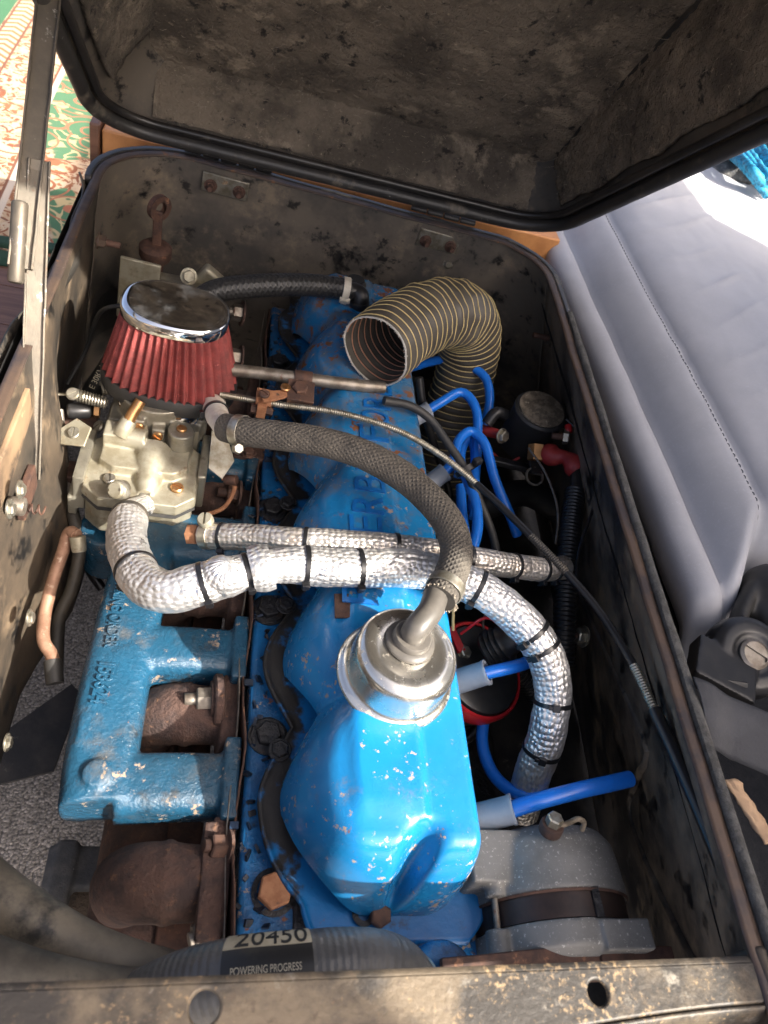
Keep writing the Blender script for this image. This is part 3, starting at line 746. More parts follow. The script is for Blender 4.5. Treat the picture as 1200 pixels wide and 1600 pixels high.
# ================================================================== engine
ZF = -.165
eng = thing('engine', 'oily blue inline engine with its cylinder head, sunk in the box', 'engine', (.18, .58, -.6))
b = B().box((.183, .578, -.205), (.218, .950, .05)); o = obj('cylinder_head', b, 'head_blue', eng, bevel=.006)
b = B().box((.185, .59, -.41), (.20, .93, .35)); obj('block', b, 'grime_blue', eng, bevel=.012)
b = B().box((.20, .58, -.185), (.16, .90, .014)); obj('head_deck', b, 'black_gunk', eng, bevel=.004)
# thermostat neck under the top hose
b = B().cyl((.235, .105, -.20), (.232, .100, -.13), .030, .026, seg=24).box((.236, .112, -.19), (.085, .05, .03)); obj('thermostat_housing', b, 'head_blue', eng, cast=(.003, 6))
# manifold gasket strip, thin rusty sheet between head and manifolds
def gk(u, v):
    y = .11 + .93 * u; return V((.0685 + .0022 * math.sin(u * 40) + .0015 * fbm((u * 9, v, 0), 3), y, -.176 - .10 * v + .006 * math.sin(u * 37)))
obj('gasket', B().grid(gk, 120, 8), 'rust_brown', eng, solid=.0018)
def gk2(u, v):
    y = .125 + .91 * u; return V((.0625 + .002 * math.sin(u * 31 + 1), y, -.184 - .09 * v + .004 * math.sin(u * 43 + 2)))
obj('gasket', B().grid(gk2, 120, 6), 'dirty_steel', eng, solid=.0012)
# gunk crumbs in the angle between cover flange and head
b = B()
for k in range(90):
    y = random.uniform(.13, 1.0); x = random.gauss(.086, .009); q = V((x, y, -.179)); r = random.uniform(.0012, .0040)
    m3 = Matrix.Rotation(random.uniform(0, 6), 3, V((random.random(), random.random(), random.random() + .1)))
    b.box(q + V((0, 0, r * .2)), (r * 2.4, r * 1.9, r * .7), m3)
o = obj('sludge_flakes', b, 'grime_blue', eng); o['kind'] = 'stuff'
big = bolt_mesh('black_gunk', .0125, .010, .017, 'head_bolt'); bigr = bolt_mesh('rust_orange', .0150, .013, .0, 'head_bolt')
b = B().lathe([(.0195, .0), (.0195, .0015), (.0150, .0022), (.0150, -.004)], seg=32, cap0=False, cap1=True); well = proto('bolt_seat', b, 'black_gunk')
PINCH = [.168, .312, .458, .606, .752, .90]
for i, y in enumerate(PINCH):
    p = V((.098 - .004 * min(i, 2), y, -.1795)) if i else P(428, 1394, -.1795)
    inst('bolt_seat', well, eng, align(p, (0, 0, 1)))
    hb = inst('head_bolt', bigr if i == 0 else big, eng, align(p + V((0, 0, .002)), (-.05, -.1, 1), .35 + .5 * i))
    if i == 0: hb['label'] = 'bright copper-rust head bolt at the front corner'

# ------------------------------------------------------------------ rocker cover: pressed steel, scalloped round the head bolts on the left
CY0, CY1, CXR, CH = .150, 1.042, .272, .088
LOBE = [(PINCH[i] + PINCH[i + 1]) / 2 for i in range(5)] + [.97]
def wave(y):
    # 1 in the middle of a lobe, 0 at a pinch
    if y < PINCH[1]: d = (y - .24) / .078; return (max(0.0, math.cos(min(1, abs(d)) * PI / 2)) ** 2) ** .62 if y > .24 else 1.0
    for i in range(1, 5):
        if PINCH[i] <= y <= PINCH[i + 1]:
            t_ = (y - PINCH[i]) / (PINCH[i + 1] - PINCH[i]); return (math.sin(PI * t_) ** 2) ** .62
    return max(0.0, math.sin(min(1, (y - PINCH[5]) / .075) * PI / 2)) ** 1.24
def xl_base(y, off=0.0):
    x = .134 - .030 * wave(y)
    # rounded ends; the front left corner sweeps in diagonally to the front bolt
    if y < CY0 + .105: d = (CY0 + .105 - y) / .105; x += .074 * (1 - math.sqrt(max(0, 1 - min(1, d) ** 2)))
    if y > CY1 - .05: d = (y - CY1 + .05) / .05; x += .05 * (1 - math.sqrt(max(0, 1 - min(1, d) ** 2)))
    return x
def xr_base(y):
    x = CXR
    for e, s_ in ((CY0, 1), (CY1, -1)):
        d = (.045 - (y - e) * s_) / .045
        if d > 0: x -= .045 * (1 - math.sqrt(max(0, 1 - min(1, d) ** 2)))
    return x
def dome(d, w):
    a = max(0.0, min(1.0, d / w)); return max(0.0, 1 - (1 - a) ** 2.0) ** .62
def cover_z(x, y):
    xl = xl_base(y); xr = xr_base(y); w = wave(y)
    k = (.50 * dome(x - xl, .034) + .50 * dome(x - (.112 - .006 * w), .056)) * dome(xr - x, .020) * dome(y - CY0, .040) * dome(CY1 - y, .045)
    # valley running inwards from each pinch
    for pz in PINCH[1:]:
        k *= 1 - .08 * math.exp(-((y - pz) / .017) ** 2) * (1 - sst(.130, .172, x))
    # hollow pressed in the front end for the flange bolt
    xc = .196 + (y - .15) * .35; g = math.exp(-((x - xc) / .0105) ** 2) * (1 - sst(.162, .204, y)); k *= 1 - .78 * g
    # low step of the lettered strip
    z = CH * k
    z += .0042 * sst(.146, .155, x) * (1 - sst(.208, .216, x)) * sst(.19, .22, y) * (1 - sst(1.0, 1.02, y))
    # saddle between the two rear domes
    z -= .020 * math.exp(-((y - .925) / .03) ** 2) * sst(.10, .14, x) * (1 - sst(.2, .27, x)) * .6
    return ZF + .003 + z
us = sorted(set([1 - math.cos(PI / 2 * i / 16) for i in range(17)] + []))
US = [u * .30 for u in us] + [.30 + .55 * i / 44 for i in range(1, 45)] + [1 - .15 * (1 - math.sin(PI / 2 * i / 14)) for i in range(1, 15)]
def ys():
    a = [CY0 + .05 * (1 - math.cos(PI / 2 * i / 18)) for i in range(19)]
    m = [CY0 + .05 + (CY1 - .05 - CY0 - .05) * i / 230 for i in range(1, 231)]
    e = [CY1 - .05 * (1 - math.sin(PI / 2 * i / 14)) for i in range(1, 15)]
    return [(y - CY0) / (CY1 - CY0) for y in a + m + e]
def cover_fn(u, v):
    y = CY0 + (CY1 - CY0) * v; xl = xl_base(y); xr = xr_base(y); x = xl + (xr - xl) * u
    return V((x, y, cover_z(x, y) + .0004 * fbm((x, y, 0), 30, 2)))
rc = thing('rocker_cover', 'long bright blue pressed steel rocker cover with chipped paint', 'rocker cover', (.185, .58, ZF))
sh = obj('shell', B().grid(cover_fn, 1, 1, US, ys()), 'cover_blue', rc, 60)
# flange with wide lip, oily black along the spilt left side
s = N('cover_flange'); sx = s.n('ShaderNodeSeparateXYZ'); s.l(s.co.outputs['Object'], sx.inputs[0])
side = s.math('MULTIPLY', s.ramp(sx.outputs[0], -.045, -.075), s.ramp(sx.outputs[1], -.44, -.38))
g_ = s.ramp(s.math('ADD', s.noise(40, 6, .65), s.math('MULTIPLY', side, .26)), .56, .74)
c = s.mix(s.ramp(s.noise(75, 6, .65, off=2), .62, .68), (.008, .15, .40), RUST); c = s.mix(g_, c, (.022, .020, .018))
s.set(Base_Color=c, Roughness=s.fmix(g_, .35, .5), Normal=s.bump(s.noise(120, 5), .5, .001))
def fl_fn(u, v):
    y = .128 + (1.06 - .128) * v
    yy = min(max(y, CY0 + .012), CY1 - .012)
    xl = xl_base(yy) - .018 + (.0 if y > .16 else .012 * ((.16 - y) / .03) ** 1.5); xr = .290 - (.0 if y > .16 else .022 * ((.16 - y) / .032) ** 2)
    x = xl + (xr - xl) * u
    rl = .0025 * (1 - sst(0, .02, (x - xl) / .2))
    return V((x, y, ZF + .0015 + rl))
FUS = [0, .01, .02, .04, .08, .15, .3, .5, .7, .85, .92, .96, .98, 1]
obj('flange', B().grid(fl_fn, 1, 150, FUS), 'cover_flange', rc, solid=.004)
fb = bolt_mesh('black_gunk', .0085, .006, .011, 'flange_bolt'); fb2 = bolt_mesh('rust_brown', .0095, .009, 0, 'flange_bolt')
for p, me in ((P(437, 1172, ZF + .003), fb), (P(592, 1432, ZF + .006), fb2), (V((.106, .455, ZF + .003)), fb), (V((.106, .605, ZF + .003)), fb)):
    inst('flange_bolt', me, rc, align(p, (0, -.1, 1), .5))
b = B().lathe([(.010, 0), (.010, .0015), (.0055, .002), (.0055, -.003)], P(568, 1428, ZF + .0045), (0, 0, 1), 24, cap0=False); obj('empty_hole', b, 'black_gunk', rc)
# small rectangular rusty patch plate on the top
p = V((.150, .400, 0)); b = B().box((p.x, p.y, cover_z(p.x, p.y) + .0006), (.022, .028, .0022), Matrix.Rotation(-.18, 3, 'Y')); obj('patch_plate', b, 'rust_brown', rc, bevel=.0006)
# raised lettering along the strip, tops of the letters towards the manifold side
mat('letter_blue', (.006, .125, .40), .3, 0, ((.008, .09, .28), 60, .4, .65), [((.10, .06, .04), 90, .62, .72, .8)], (160, .2, .0006))
for ch, yc in zip('POWERBYFORD', (.414, .444, .475, .504, .534, .567, .598, .652, .682, .712, .742)):
    lt = text_mesh(ch, .05, .0009); x0 = min(v.x for v in lt.v); x1 = max(v.x for v in lt.v); y0 = min(v.y for v in lt.v); y1 = max(v.y for v in lt.v)
    lt.v = [V((.178 + .016 * (yc - .53) / .13 - ((v.y - y0) / (y1 - y0) - .5) * .036, yc + ((v.x - x0) / (x1 - x0) - .5) * .0245, cover_z(.18, .60) + .0008 + v.z)) for v in lt.v]
    obj('letter', lt, 'letter_blue', rc, 30)
b = B().lathe([(.017, 0), (.017, .004), (.013, .008), (.013, .010)], V((.185, .985, cover_z(.185, .985) - .003)), (0, 0, 1), 24); obj('hose_grommet', b, 'rubber', rc)

# ------------------------------------------------------------------ intake manifold casting
im = thing('intake_manifold', 'blue cast iron intake manifold with raised firing order figures', 'intake manifold', (-.03, .42, -.28))
b = B()
gal = [P(152, 1262, -.205), P(160, 1180, -.205), P(185, 1050, -.207), P(208, 950, -.21), P(228, 870, -.212), P(240, 800, -.215)]
gal = [V((g_.x, g_.y, -.208)) for g_ in gal]; gal[0].y = P(290, 1228, -.205).y - .024
def rbox_tube(b, pts, w, h, n=20):
    # rounded rectangular duct along a path (horizontal width w, height h)
    path, L = resample(catmull(pts, 6), n); m_ = 20; vs = []; fs = []
    for i, p in enumerate(path):
        T = (path[min(n, i + 1)] - path[max(0, i - 1)]).normalized(); s_ = T.cross(V((0, 0, 1))).normalized(); up = s_.cross(T)
        for k in range(m_):
            a = 2 * PI * k / m_; c, s2 = math.cos(a), math.sin(a)
            vs.append(p + s_ * (w / 2 * math.copysign(abs(c) ** .55, c)) + up * (h / 2 * math.copysign(abs(s2) ** .55, s2)))
    for i in range(n):
        for k in range(m_): fs.append((i * m_ + k, i * m_ + (k + 1) % m_, (i + 1) * m_ + (k + 1) % m_, (i + 1) * m_ + k))
    fs.append(tuple(range(m_ - 1, -1, -1))); fs.append(tuple(n * m_ + k for k in range(m_)))
    b.add(vs, fs)
rbox_tube(b, gal, .066, .056)
def runner(py, w, x1=.066, x0=-.04, h=.050):
    q = P(290, py, -.205); y = q.y
    rbox_tube(b, [V((x0, y - .004, -.208)), V((.0, y - .001, -.208)), V((.03, y + .001, -.210)), V((x1, y + .002, -.212))], w, h)
    b.box((x1 - .004, y + .002, -.212), (.016, w + .020, h + .012))
    return y
y1 = runner(1228, .058); y2 = runner(1022, .056); y3 = runner(845, .07); y4 = runner(720, .06)
b.box((-.070, y1 + .040, -.200), (.020, .030, .040)); 
b.box((-.072, y2 + .020, -.205), (.016, .022, .034))
# end boss, riser under the carburettor
q = V((gal[0].x - .004, gal[0].y + .022, -.180)); b.cyl(q + V((0, 0, -.02)), q + V((0, 0, .005)), .0125, seg=28)
b.box((-.070, .63, -.245), (.11, .12, .04)); b.box((-.070, .63, -.225), (.085, .095, .03))
b.cyl((-.10, .585, -.29), (-.10, .585, -.22), .032, seg=24)
o = obj('casting', b, 'manifold_blue', im, 70, cast=(.0026, 5))
def letters(s_, size, p0, p1, z, name):
    tb = text_mesh(s_, size, .0016, .0005); ax = (p1 - p0); L = ax.length; ax.normalize()
    side = V((0, 0, 1)).cross(ax)           # letter tops to the left of the reading direction
    x0 = min(v.x for v in tb.v); x1 = max(v.x for v in tb.v)
    tb.v = [p0 + ax * ((v.x - x0) / (x1 - x0) * L) + side * v.y + V((0, 0, z + v.z)) for v in tb.v]
    obj(name, tb, 'manifold_blue', im, 30)
a0 = P(189, 912, -.180); a1 = P(172, 1012, -.180); a0.z = a1.z = 0
letters('FIRING ORDER', .017, a0, a1, -.1803, 'raised_lettering')
a0 = P(167, 1036, -.180); a1 = P(152, 1100, -.180); a0.z = a1.z = 0
letters('153624', .021, a0, a1, -.1803, 'raised_figures')

# ------------------------------------------------------------------ exhaust manifold: rusty elbows and log below
em = thing('exhaust_manifold', 'rusty brown cast iron exhaust manifold with elbows below the blue intake', 'exhaust manifold', (.02, .42, -.34))
def elbow(py, px, r, zt, name='elbow', rear=False):
    c = P(px, py, zt)
    pts = [V((.060, c.y, zt)), V((.030, c.y, zt + .001)), V((.002, c.y + .002, zt - .004)), V((-.016, c.y + .006, zt - .028)), V((-.020, c.y + .010, zt - .065)), V((-.020, c.y + .012, zt - .11))]
    b = B().tube(pts, lambda t_: r * (.94 + .10 * math.sin(t_ * 4)), 22, 8)
    b.lathe([(r * .98, -.004), (r * 1.10, -.003), (r * 1.10, .003), (r * .98, .004)], V((.016, c.y + .001, zt - .001)), (1, 0, .1), 28)
    b.box((.058, c.y, zt - .004), (.018, r * 2 + .030, r * 2 + .012))
    e = obj(name, b, 'rusty_iron', em, 70, cast=(.0026, 4)); return c, e
c, e = elbow(1380, 300, .032, -.222)
b = B().box((.053, c.y - .005, -.212), (.022, .096, .05)); obj('flange', b, 'rusty_iron', em, cast=(.0025, 9))
def nut_on(p, ax, e, r=.0125, m='dirty_steel', stud=.016):
    ax = V(ax).normalized(); n_ = obj('nut', B().hexa(p, p + ax * .015, r, .2), m, e); b = B().cyl(p - ax * .002, p + ax * .001, r * 1.5, seg=24); obj('washer', b, 'rusty_iron', n_)
    b = B().cyl(p + ax * .012, p + ax * (.015 + stud), r * .55, seg=16, bev=.001); obj('stud', b, m, n_)
nut_on(P(330, 1458, -.205), (-1, -.35, .05), e, .0125, 'dirty_steel', .004); nut_on(P(352, 1322, -.190), (-1, -.1, .35), e, .0105, 'rust_brown', .006)
c, e = elbow(1118, 318, .030, -.228)
b = B().lathe([(.024, 0), (.026, .002), (.026, .008), (.022, .010)], V((.040, c.y + .004, -.200)), (1, .1, .0), 28); obj('clamp_washer', b, 'rusty_iron', e)
nut_on(V((.038, c.y + .004, -.198)), (-1, -.1, 0), e, .0120, 'dirty_steel', .012)
c, e = elbow(925, 330, .030, -.235)
c, e = elbow(775, 350, .028, -.235); nut_on(P(372, 772, -.205), (-1, -.1, .1), e, .012, 'rust_brown', .012)
c, e = elbow(640, 385, .028, -.235)
nut_on(P(378, 490, -.16), (-1, -.15, .1), e, .013, 'dirty_steel', .006); nut_on(P(375, 560, -.17), (-1, -.15, .1), e, .013, 'dirty_steel', .006)
b = B().box(P(388, 708, -.192), (.042, .040, .024)); obj('clamp_plate', b, 'rust_brown', e, bevel=.004); 
inst('bolt', bolt_r, e, align(P(388, 708, -.178), (0, 0, 1)))
b = B().tube([V((-.012, .15, -.335)), V((-.010, .3, -.335)), V((-.012, .6, -.338)), V((-.012, .95, -.34))], .042, 24, 8); obj('log', b, 'rusty_iron', em)
b = B().box((.030, .55, -.30), (.035, .85, .012)); obj('web', b, 'rust_brown', em, bevel=.003)

# ------------------------------------------------------------------ carburettor
CX, CYc = -.066, .628
cb = thing('carburettor', 'stained pale grey alloy carburettor bolted on the blue manifold', 'carburettor', (CX, CYc, -.225))
b = B()
def octo(cx, cy, rx, ry, z0, z1, ch=.32):
    pts = [(-1, -1 + ch), (-1 + ch, -1), (1 - ch, -1), (1, -1 + ch), (1, 1 - ch), (1 - ch, 1), (-1 + ch, 1), (-1, 1 - ch)]
    lo = [V((cx + a * rx, cy + c_ * ry, z0)) for a, c_ in pts]; hi = [V((cx + a * rx * .97, cy + c_ * ry * .97, z1)) for a, c_ in pts]
    return lo, hi
def prism(b, lo, hi):
    n = len(lo); b.add(lo + hi, [tuple(range(n - 1, -1, -1)), tuple(range(n, 2 * n))] + [(i, (i + 1) % n, n + (i + 1) % n, n + i) for i in range(n)])
lo, hi = octo(CX, CYc - .012, .060, .052, -.206, -.164); prism(b, lo, hi)
obj('float_bowl', b, 'pot_metal_pale', cb, 50, cast=(.0016, 3))
b = B(); lo, hi = octo(CX, CYc - .010, .0625, .055, -.1675, -.163); prism(b, lo, hi); obj('bowl_gasket', b, 'rubber', cb)
b = B(); lo, hi = octo(CX, CYc - .010, .063, .055, -.163, -.148); prism(b, lo, hi)
lo, hi = octo(CX, CYc + .010, .050, .036, -.152, -.136); prism(b, lo, hi)
# inlet nose: a tapering half cone pointing to the front
b.lathe([(.022, 0), (.0195, .022), (.014, .052), (.010, .066)], (CX + .006, CYc + .016, -.142), (.02, -1, -.14), 24)
b.box((CX - .026, CYc + .020, -.132), (.046, .026, .026)); b.cyl((CX - .038, CYc + .020, -.128), (CX - .002, CYc + .016, -.128), .013, seg=20)
o = obj('bowl_cover', b, 'pot_metal_pale', cb, 50, cast=(.0015, 3))
b = B().cyl((CX + .002, CYc + .078, -.20), (CX + .002, CYc + .078, -.098), .044, .046, seg=36).box((CX, CYc + .070, -.19), (.115, .09, .05)).box((CX + .004, CYc + .065, -.15), (.105, .05, .05))
b.cyl((CX + .036, CYc + .026, -.15), (CX + .036, CYc + .026, -.112), .0155, seg=24); b.cyl((CX - .004, CYc + .05, -.15), (CX - .004, CYc + .05, -.112), .0085, seg=20)
b.box((CX + .010, CYc + .028, -.130), (.014, .012, .03)); b.box((CX - .012, CYc + .034, -.126), (.012, .016, .034)); b.cyl((CX + .056, CYc + .06, -.15), (CX + .056, CYc + .06, -.118), .008, seg=18)
obj('throttle_body', b, 'pot_metal', cb, 50, cast=(.0016, 3))
scr = screw_mesh('zinc', .0075, .004); scb = screw_mesh('brass', .006, .003)
for p, me, ax in ((V((CX - .034, CYc - .036, -.147)), scr, (0, 0, 1)), (V((CX + .040, CYc - .036, -.147)), screw_mesh('brass', .0075, .004), (0, 0, 1)), (V((CX + .036, CYc + .026, -.1115)), scb, (0, 0, 1)),
                 (V((CX + .010, CYc + .0215, -.124)), scb, (0, -1, .2)), (V((CX - .012, CYc + .0255, -.118)), scb, (0, -1, .2)), (V((CX - .06, CYc + .05, -.150)), scr, (-.6, -.3, .7)), (V((CX + .062, CYc + .004, -.155)), scr, (.7, 0, .5))):
    inst('screw', me, cb, align(p, ax, random.uniform(0, 3)))
b = B().tube([V((CX - .024, CYc + .022, -.112)), V((CX - .020, CYc + .030, -.102)), V((CX - .013, CYc + .040, -.090))], .0064, 18, 6, wall=.002); obj('brass_vent_tube', b, 'brass', cb)
b = B().cyl((CX - .030, CYc + .014, -.125), (CX - .0225, CYc + .0255, -.108), .011, .009, seg=20, bev=.001); obj('tube_socket', b, 'pot_metal_pale', cb)
# side plates and levers
b = B().box((CX + .066, CYc + .02, -.17), (.010, .075, .055)); obj('diaphragm_cover', b, 'pot_metal', cb, bevel=.003)
q = V((CX + .084, CYc + .028, -.150))
b = B().poly([q + V((-.014, .024, .02)), q + V((.006, .020, .016)), q + V((.018, -.004, .0)), q + V((.006, -.024, -.014)), q + V((-.012, -.018, -.004))], .0022); lv = obj('throttle_lever', b, 'zinc', cb, bevel=.0006)
inst('screw', scb, lv, align(q + V((.001, .004, .002)), (.5, -.4, .8)))
b = B().tube([q + V((.006, -.018, -.018)), q + V((.020, -.020, -.018)), q + V((.022, -.028, -.030)), q + V((.012, -.044, -.044)), q + V((-.012, -.056, -.05))], .0028, 8, 6); obj('linkage_wire', b, 'rust_orange', lv)
b = B().cyl(q + V((.010, -.018, -.020)), q + V((.024, -.022, -.014)), .0065, seg=14, bev=.001); obj('linkage_ball', b, 'rust_brown', lv)
b = B().box((CX - .066, CYc - .004, -.168), (.012, .080, .052)); b.box((CX - .074, CYc - .03, -.19), (.010, .03, .03)); obj('accelerator_pump', b, 'pot_metal', cb, cast=(.0018, 2))
q = V((CX - .078, CYc + .018, -.14))
b = B().poly([q + V((-.022, -.010, -.006)), q + V((.010, -.018, .004)), q + V((.014, .004, .014)), q + V((-.004, .016, .014)), q + V((-.022, .006, .002))], .003); lv = obj('choke_lever', b, 'pot_metal_pale', cb, bevel=.0008); inst('screw', scr, lv, align(q + V((-.004, .0, .0045)), (-.1, -.35, .9)))
# return spring and choke cable on the left
def coil(a, c, r, turns, wr, name, m, par):
    a = V(a); c = V(c); u, w, ax = frame(c - a); L = (c - a).length; n = turns * 10
    pts = [a + ax * (L * i / n) + u * (r * math.cos(i * 2 * PI / 10)) + w * (r * math.sin(i * 2 * PI / 10)) for i in range(n + 1)]
    b = B(); b.tube(pts, wr, 6, 1); return obj(name, b, m, par)
s0 = P(120, 617, -.115); s1 = P(166, 630, -.120); coil(s0, s1, .0062, 10, .0016, 'return_spring', 'zinc', cb)
s2 = P(158, 607, -.115); s3 = P(184, 606, -.115); coil(s2, s3, .007, 6, .0016, 'return_spring', 'zinc', cb)
inst('screw', scr, cb, align(P(114, 616, -.105), (-.1, -.5, .85), .7))
b = B().tube([P(66, 624, -.115), P(80, 617, -.112), P(98, 616, -.112), P(112, 616, -.113)], .0018, 8, 6); obj('cable_end', b, 'zinc', cb)
b = B().cyl(P(104, 642, -.14), P(142, 642, -.142), .0095, seg=18, bev=.004); obj('link_rod_cover', b, 'plastic_black', cb)
b = B().cyl(P(148, 640, -.142), P(156, 641, -.142), .010, seg=6); obj('brass_nut', b, 'brass', cb)
b = B().box(P(120, 664, -.175), (.045, .028, .006), Matrix.Rotation(.5, 3, 'X')); obj('linkage_plate', b, 'rust_brown', cb, bevel=.001)
b = B().tube([P(94, 640, -.14), P(98, 690, -.165), P(104, 740, -.19), P(110, 770, -.20)], .004, 10, 6); obj('linkage_rod', b, 'dirty_steel', cb)
b = B().box(P(104, 742, -.195), (.020, .028, .024)); b.box(P(114, 772, -.21), (.016, .02, .02)); obj('linkage_block', b, 'rust_brown', cb, bevel=.002)
# fuel inlet fitting and clamp head
b = B().cyl((CX + .006, CYc - .036, -.152), (CX + .007, CYc - .058, -.156), .0105, seg=6); obj('inlet_union', b, 'zinc', cb, 30)
b = B().lathe([(.0095, 0), (.0115, .002), (.0115, .010), (.0095, .013)], (CX - .0155, CYc - .060, -.135), (-.45, -.6, .6), 20); h = obj('clamp_screw', b, 'zinc', cb)
inst('screw', screw_mesh('pot_metal_pale', .010, .004), h, align(V((CX - .0155, CYc - .060, -.135)) + V((-.45, -.6, .6)).normalized() * .0125, (-.45, -.6, .6), .6))

# ------------------------------------------------------------------ air filter: oval cone of red pleated gauze
AX, AYc = -.052, .728
af = thing('air_filter', 'oval red pleated cone air filter with chrome top on the carburettor', 'air filter', (AX, AYc, -.13))
frot = math.radians(-4)
UU = (V((math.cos(frot), math.sin(frot), 0)), V((-math.sin(frot), math.cos(frot), 0)), V((0, .03, 1)).normalized())
def oval(th):
    # stadium-like outline
    c, s_ = abs(math.cos(th)), abs(math.sin(th)); n_ = 2.5
    return 1.0 / ((c / 1.0) ** n_ + (s_ / .76) ** n_) ** (1 / n_)
NP = 38
def pleat(th, h):
    return oval(th) * (1 + .066 * (abs(math.cos(th * NP / 2)) ** 1.4 * 2 - 1) * (1.0 if 0.004 < h < .086 else .4))
prof = [(.0745, .001), (.0742, .006)] + [(.0735 - .0185 * k / 8, .008 + .074 * k / 8) for k in range(9)] + [(.0545, .086)]
b = B().lathe(prof, (AX, AYc, -.092), None, NP * 8, rf=pleat, uu=UU, cap0=False, cap1=False); obj('pleated_gauze', b, 'filter_gauze', af, 180)
b = B().lathe([(.070, -.016), (.0775, -.015), (.0798, -.010), (.0798, .003), (.0775, .0065), (.0715, .006), (.0715, .0)], (AX, AYc, -.092), None, 96, rf=lambda a, h: oval(a) * (1 + (.010 * math.cos(a * NP) if h > .004 else 0)), uu=UU); obj('rubber_base', b, 'rubber', af)
b = B().lathe([(.0575, -.002), (.0592, .000), (.0595, .010), (.0585, .0135), (.055, .0155), (.050, .0165), (.001, .0172)], (AX, AYc + .0025, -.010), None, 120, rf=lambda a, h: oval(a), uu=UU, cap1=False); obj('chrome_top', b, 'chrome', af, 60)
b = B().lathe([(.052, 0), (.053, .002), (.0515, .012), (.0525, .024), (.050, .030)], (AX - .006, AYc - .024, -.138), None, 64, rf=lambda a, h: oval(a) * .98, uu=UU); obj('neck_clamp', b, 'chrome', af, 60)
b = B().lathe([(.060, 0), (.060, .004)], (AX - .002, AYc - .006, -.1105), None, 64, rf=lambda a, h: oval(a), uu=UU); obj('base_plate', b, 'chrome', af)

# ================================================================== hoses and pipes
def band(par, p, T, r, w, m='tie_black', name='cable_tie', head=True, hd=None, th=.0014):
    T = V(T).normalized()
    b = B().lathe([(r, -w / 2), (r + th, -w / 2), (r + th, w / 2), (r, w / 2)], p, T, 36, cap0=False, cap1=False)
    if head:
        d = V(hd) if hd else (CAM - p); d = (d - T * d.dot(T)).normalized(); s_ = T.cross(d)
        c = p + d * (r + .0025); rot = Matrix((s_, T, d)).transposed(); b.box(c, (.0075, w * 1.5, .0055), rot); b.box(c + s_ * .005 + d * .001, (.006, w * .8, .0016), rot)
    return obj(name, b, m, par, bevel=.0004)
def hose(name, label, cat, pts, r, m, seg=20, n=None, rf=None, part='sleeve', group=None, sub=8):
    b = B().tube(pts, r, seg, sub, n, rf); t = thing(name, label, cat, b.path[0], group); obj(part, b, m, t, 70); return t, b

def crumple(sd, k=1.0):
    return lambda l, a: 1 + k * (.055 * noise.noise(V((l * 28 + sd, math.cos(a) * 1.3, math.sin(a) * 1.3))) + .035 * noise.noise(V((l * 90 + sd, math.cos(a) * 3, math.sin(a) * 3))) + .012 * noise.noise(V((l * 260, math.cos(a) * 9, math.sin(a) * 9))))
# thick foil sleeve from the carburettor across the cover and down on the right
fp1 = [V((CX + .0075, CYc - .060, -.156)), P(204, 802, -.140), P(199, 852, -.118), P(222, 905, -.100), P(262, 925, -.086), P(330, 908, -.070), P(400, 890, -.060), P(450, 883, -.054), P(545, 888, -.052), P(640, 888, -.050), P(715, 905, -.050), P(785, 945, -.056), P(842, 1005, -.072), P(864, 1070, -.100), P(856, 1140, -.135), P(832, 1210, -.185), P(815, 1265, -.25)]
def fr1(t_): return .0125 + .0078 * sst(.02, .07, t_) - .0030 * sst(.26, .34, t_) + .0020 * sst(.36, .42, t_)
f1, fb1 = hose('foil_wrapped_hose', 'thick silver foil sleeved hose from carburettor over the cover, held by black ties', 'hose', fp1, fr1, 'foil', 40, 420, crumple(1.0, 1.3), 'foil_sleeve')
for tt in (.055, .175, .285, .335, .405, .470, .625, .715, .735, .81, .875, .945):
    p, T = along(fb1, tt); band(f1, p, T, fr1(tt) * .985, .0048 if tt > .06 else .007, 'tie_black' if tt > .06 else 'rubber_dusty', hd=(-.3, -.5, .8) if tt > .75 else (0, -1, -.2))
# folded-over torn sleeve end
p, T = along(fb1, .352)
b = B().tube([p - T * .010, p, p + T * .010], lambda t_: .0212 + .002 * math.sin(t_ * 3), 36, 6, 14, lambda l, a: 1 + .05 * math.sin(a * 3 + l * 90)); obj('torn_cuff', b, 'foil', f1, 70)
p, T = along(fb1, .310)
b = B().sph(p + V((0, -.002, .006)), .021, 26, 16, (1.15, .95, .85)); b.v = [v + V((1, 1, 1)) * .0022 * fbm(v, 60, 2) for v in b.v]; obj('foil_fold', b, 'foil', f1, 70)
# thin foil sleeve, from a rusty union to the right wall
fp2 = [P(318, 836, -.118), P(345, 838, -.108), P(400, 840, -.092), P(460, 845, -.074), P(560, 850, -.062), P(660, 860, -.060), P(740, 874, -.066), P(800, 884, -.080), P(850, 890, -.094), P(880, 886, -.105)]
f2, fb2 = hose('slim_foil_wrapped_hose', 'slimmer dull foil sleeved hose running behind the thick one', 'hose', fp2, .0140, 'foil_old', 32, 260, crumple(5.0), 'foil_sleeve')
for tt in (.055, .26, .47, .655, .80, .90, .945):
    p, T = along(fb2, tt); band(f2, p, T, .0138, .0042, hd=(0, -1, -.4))
b = B().hexa(P(296, 835, -.124), P(312, 835.5, -.119), .0115, .2); obj('union_nut', b, 'rust_orange', f2, 30)
p, T = along(fb2, .015); band(f2, p, T, .0135, .010, 'zinc', 'hose_clamp', False)
inst('clamp_screw', screw_mesh('pot_metal_pale', .0085, .008), f2, align(P(322, 815, -.100), (-.3, -.2, .9)))
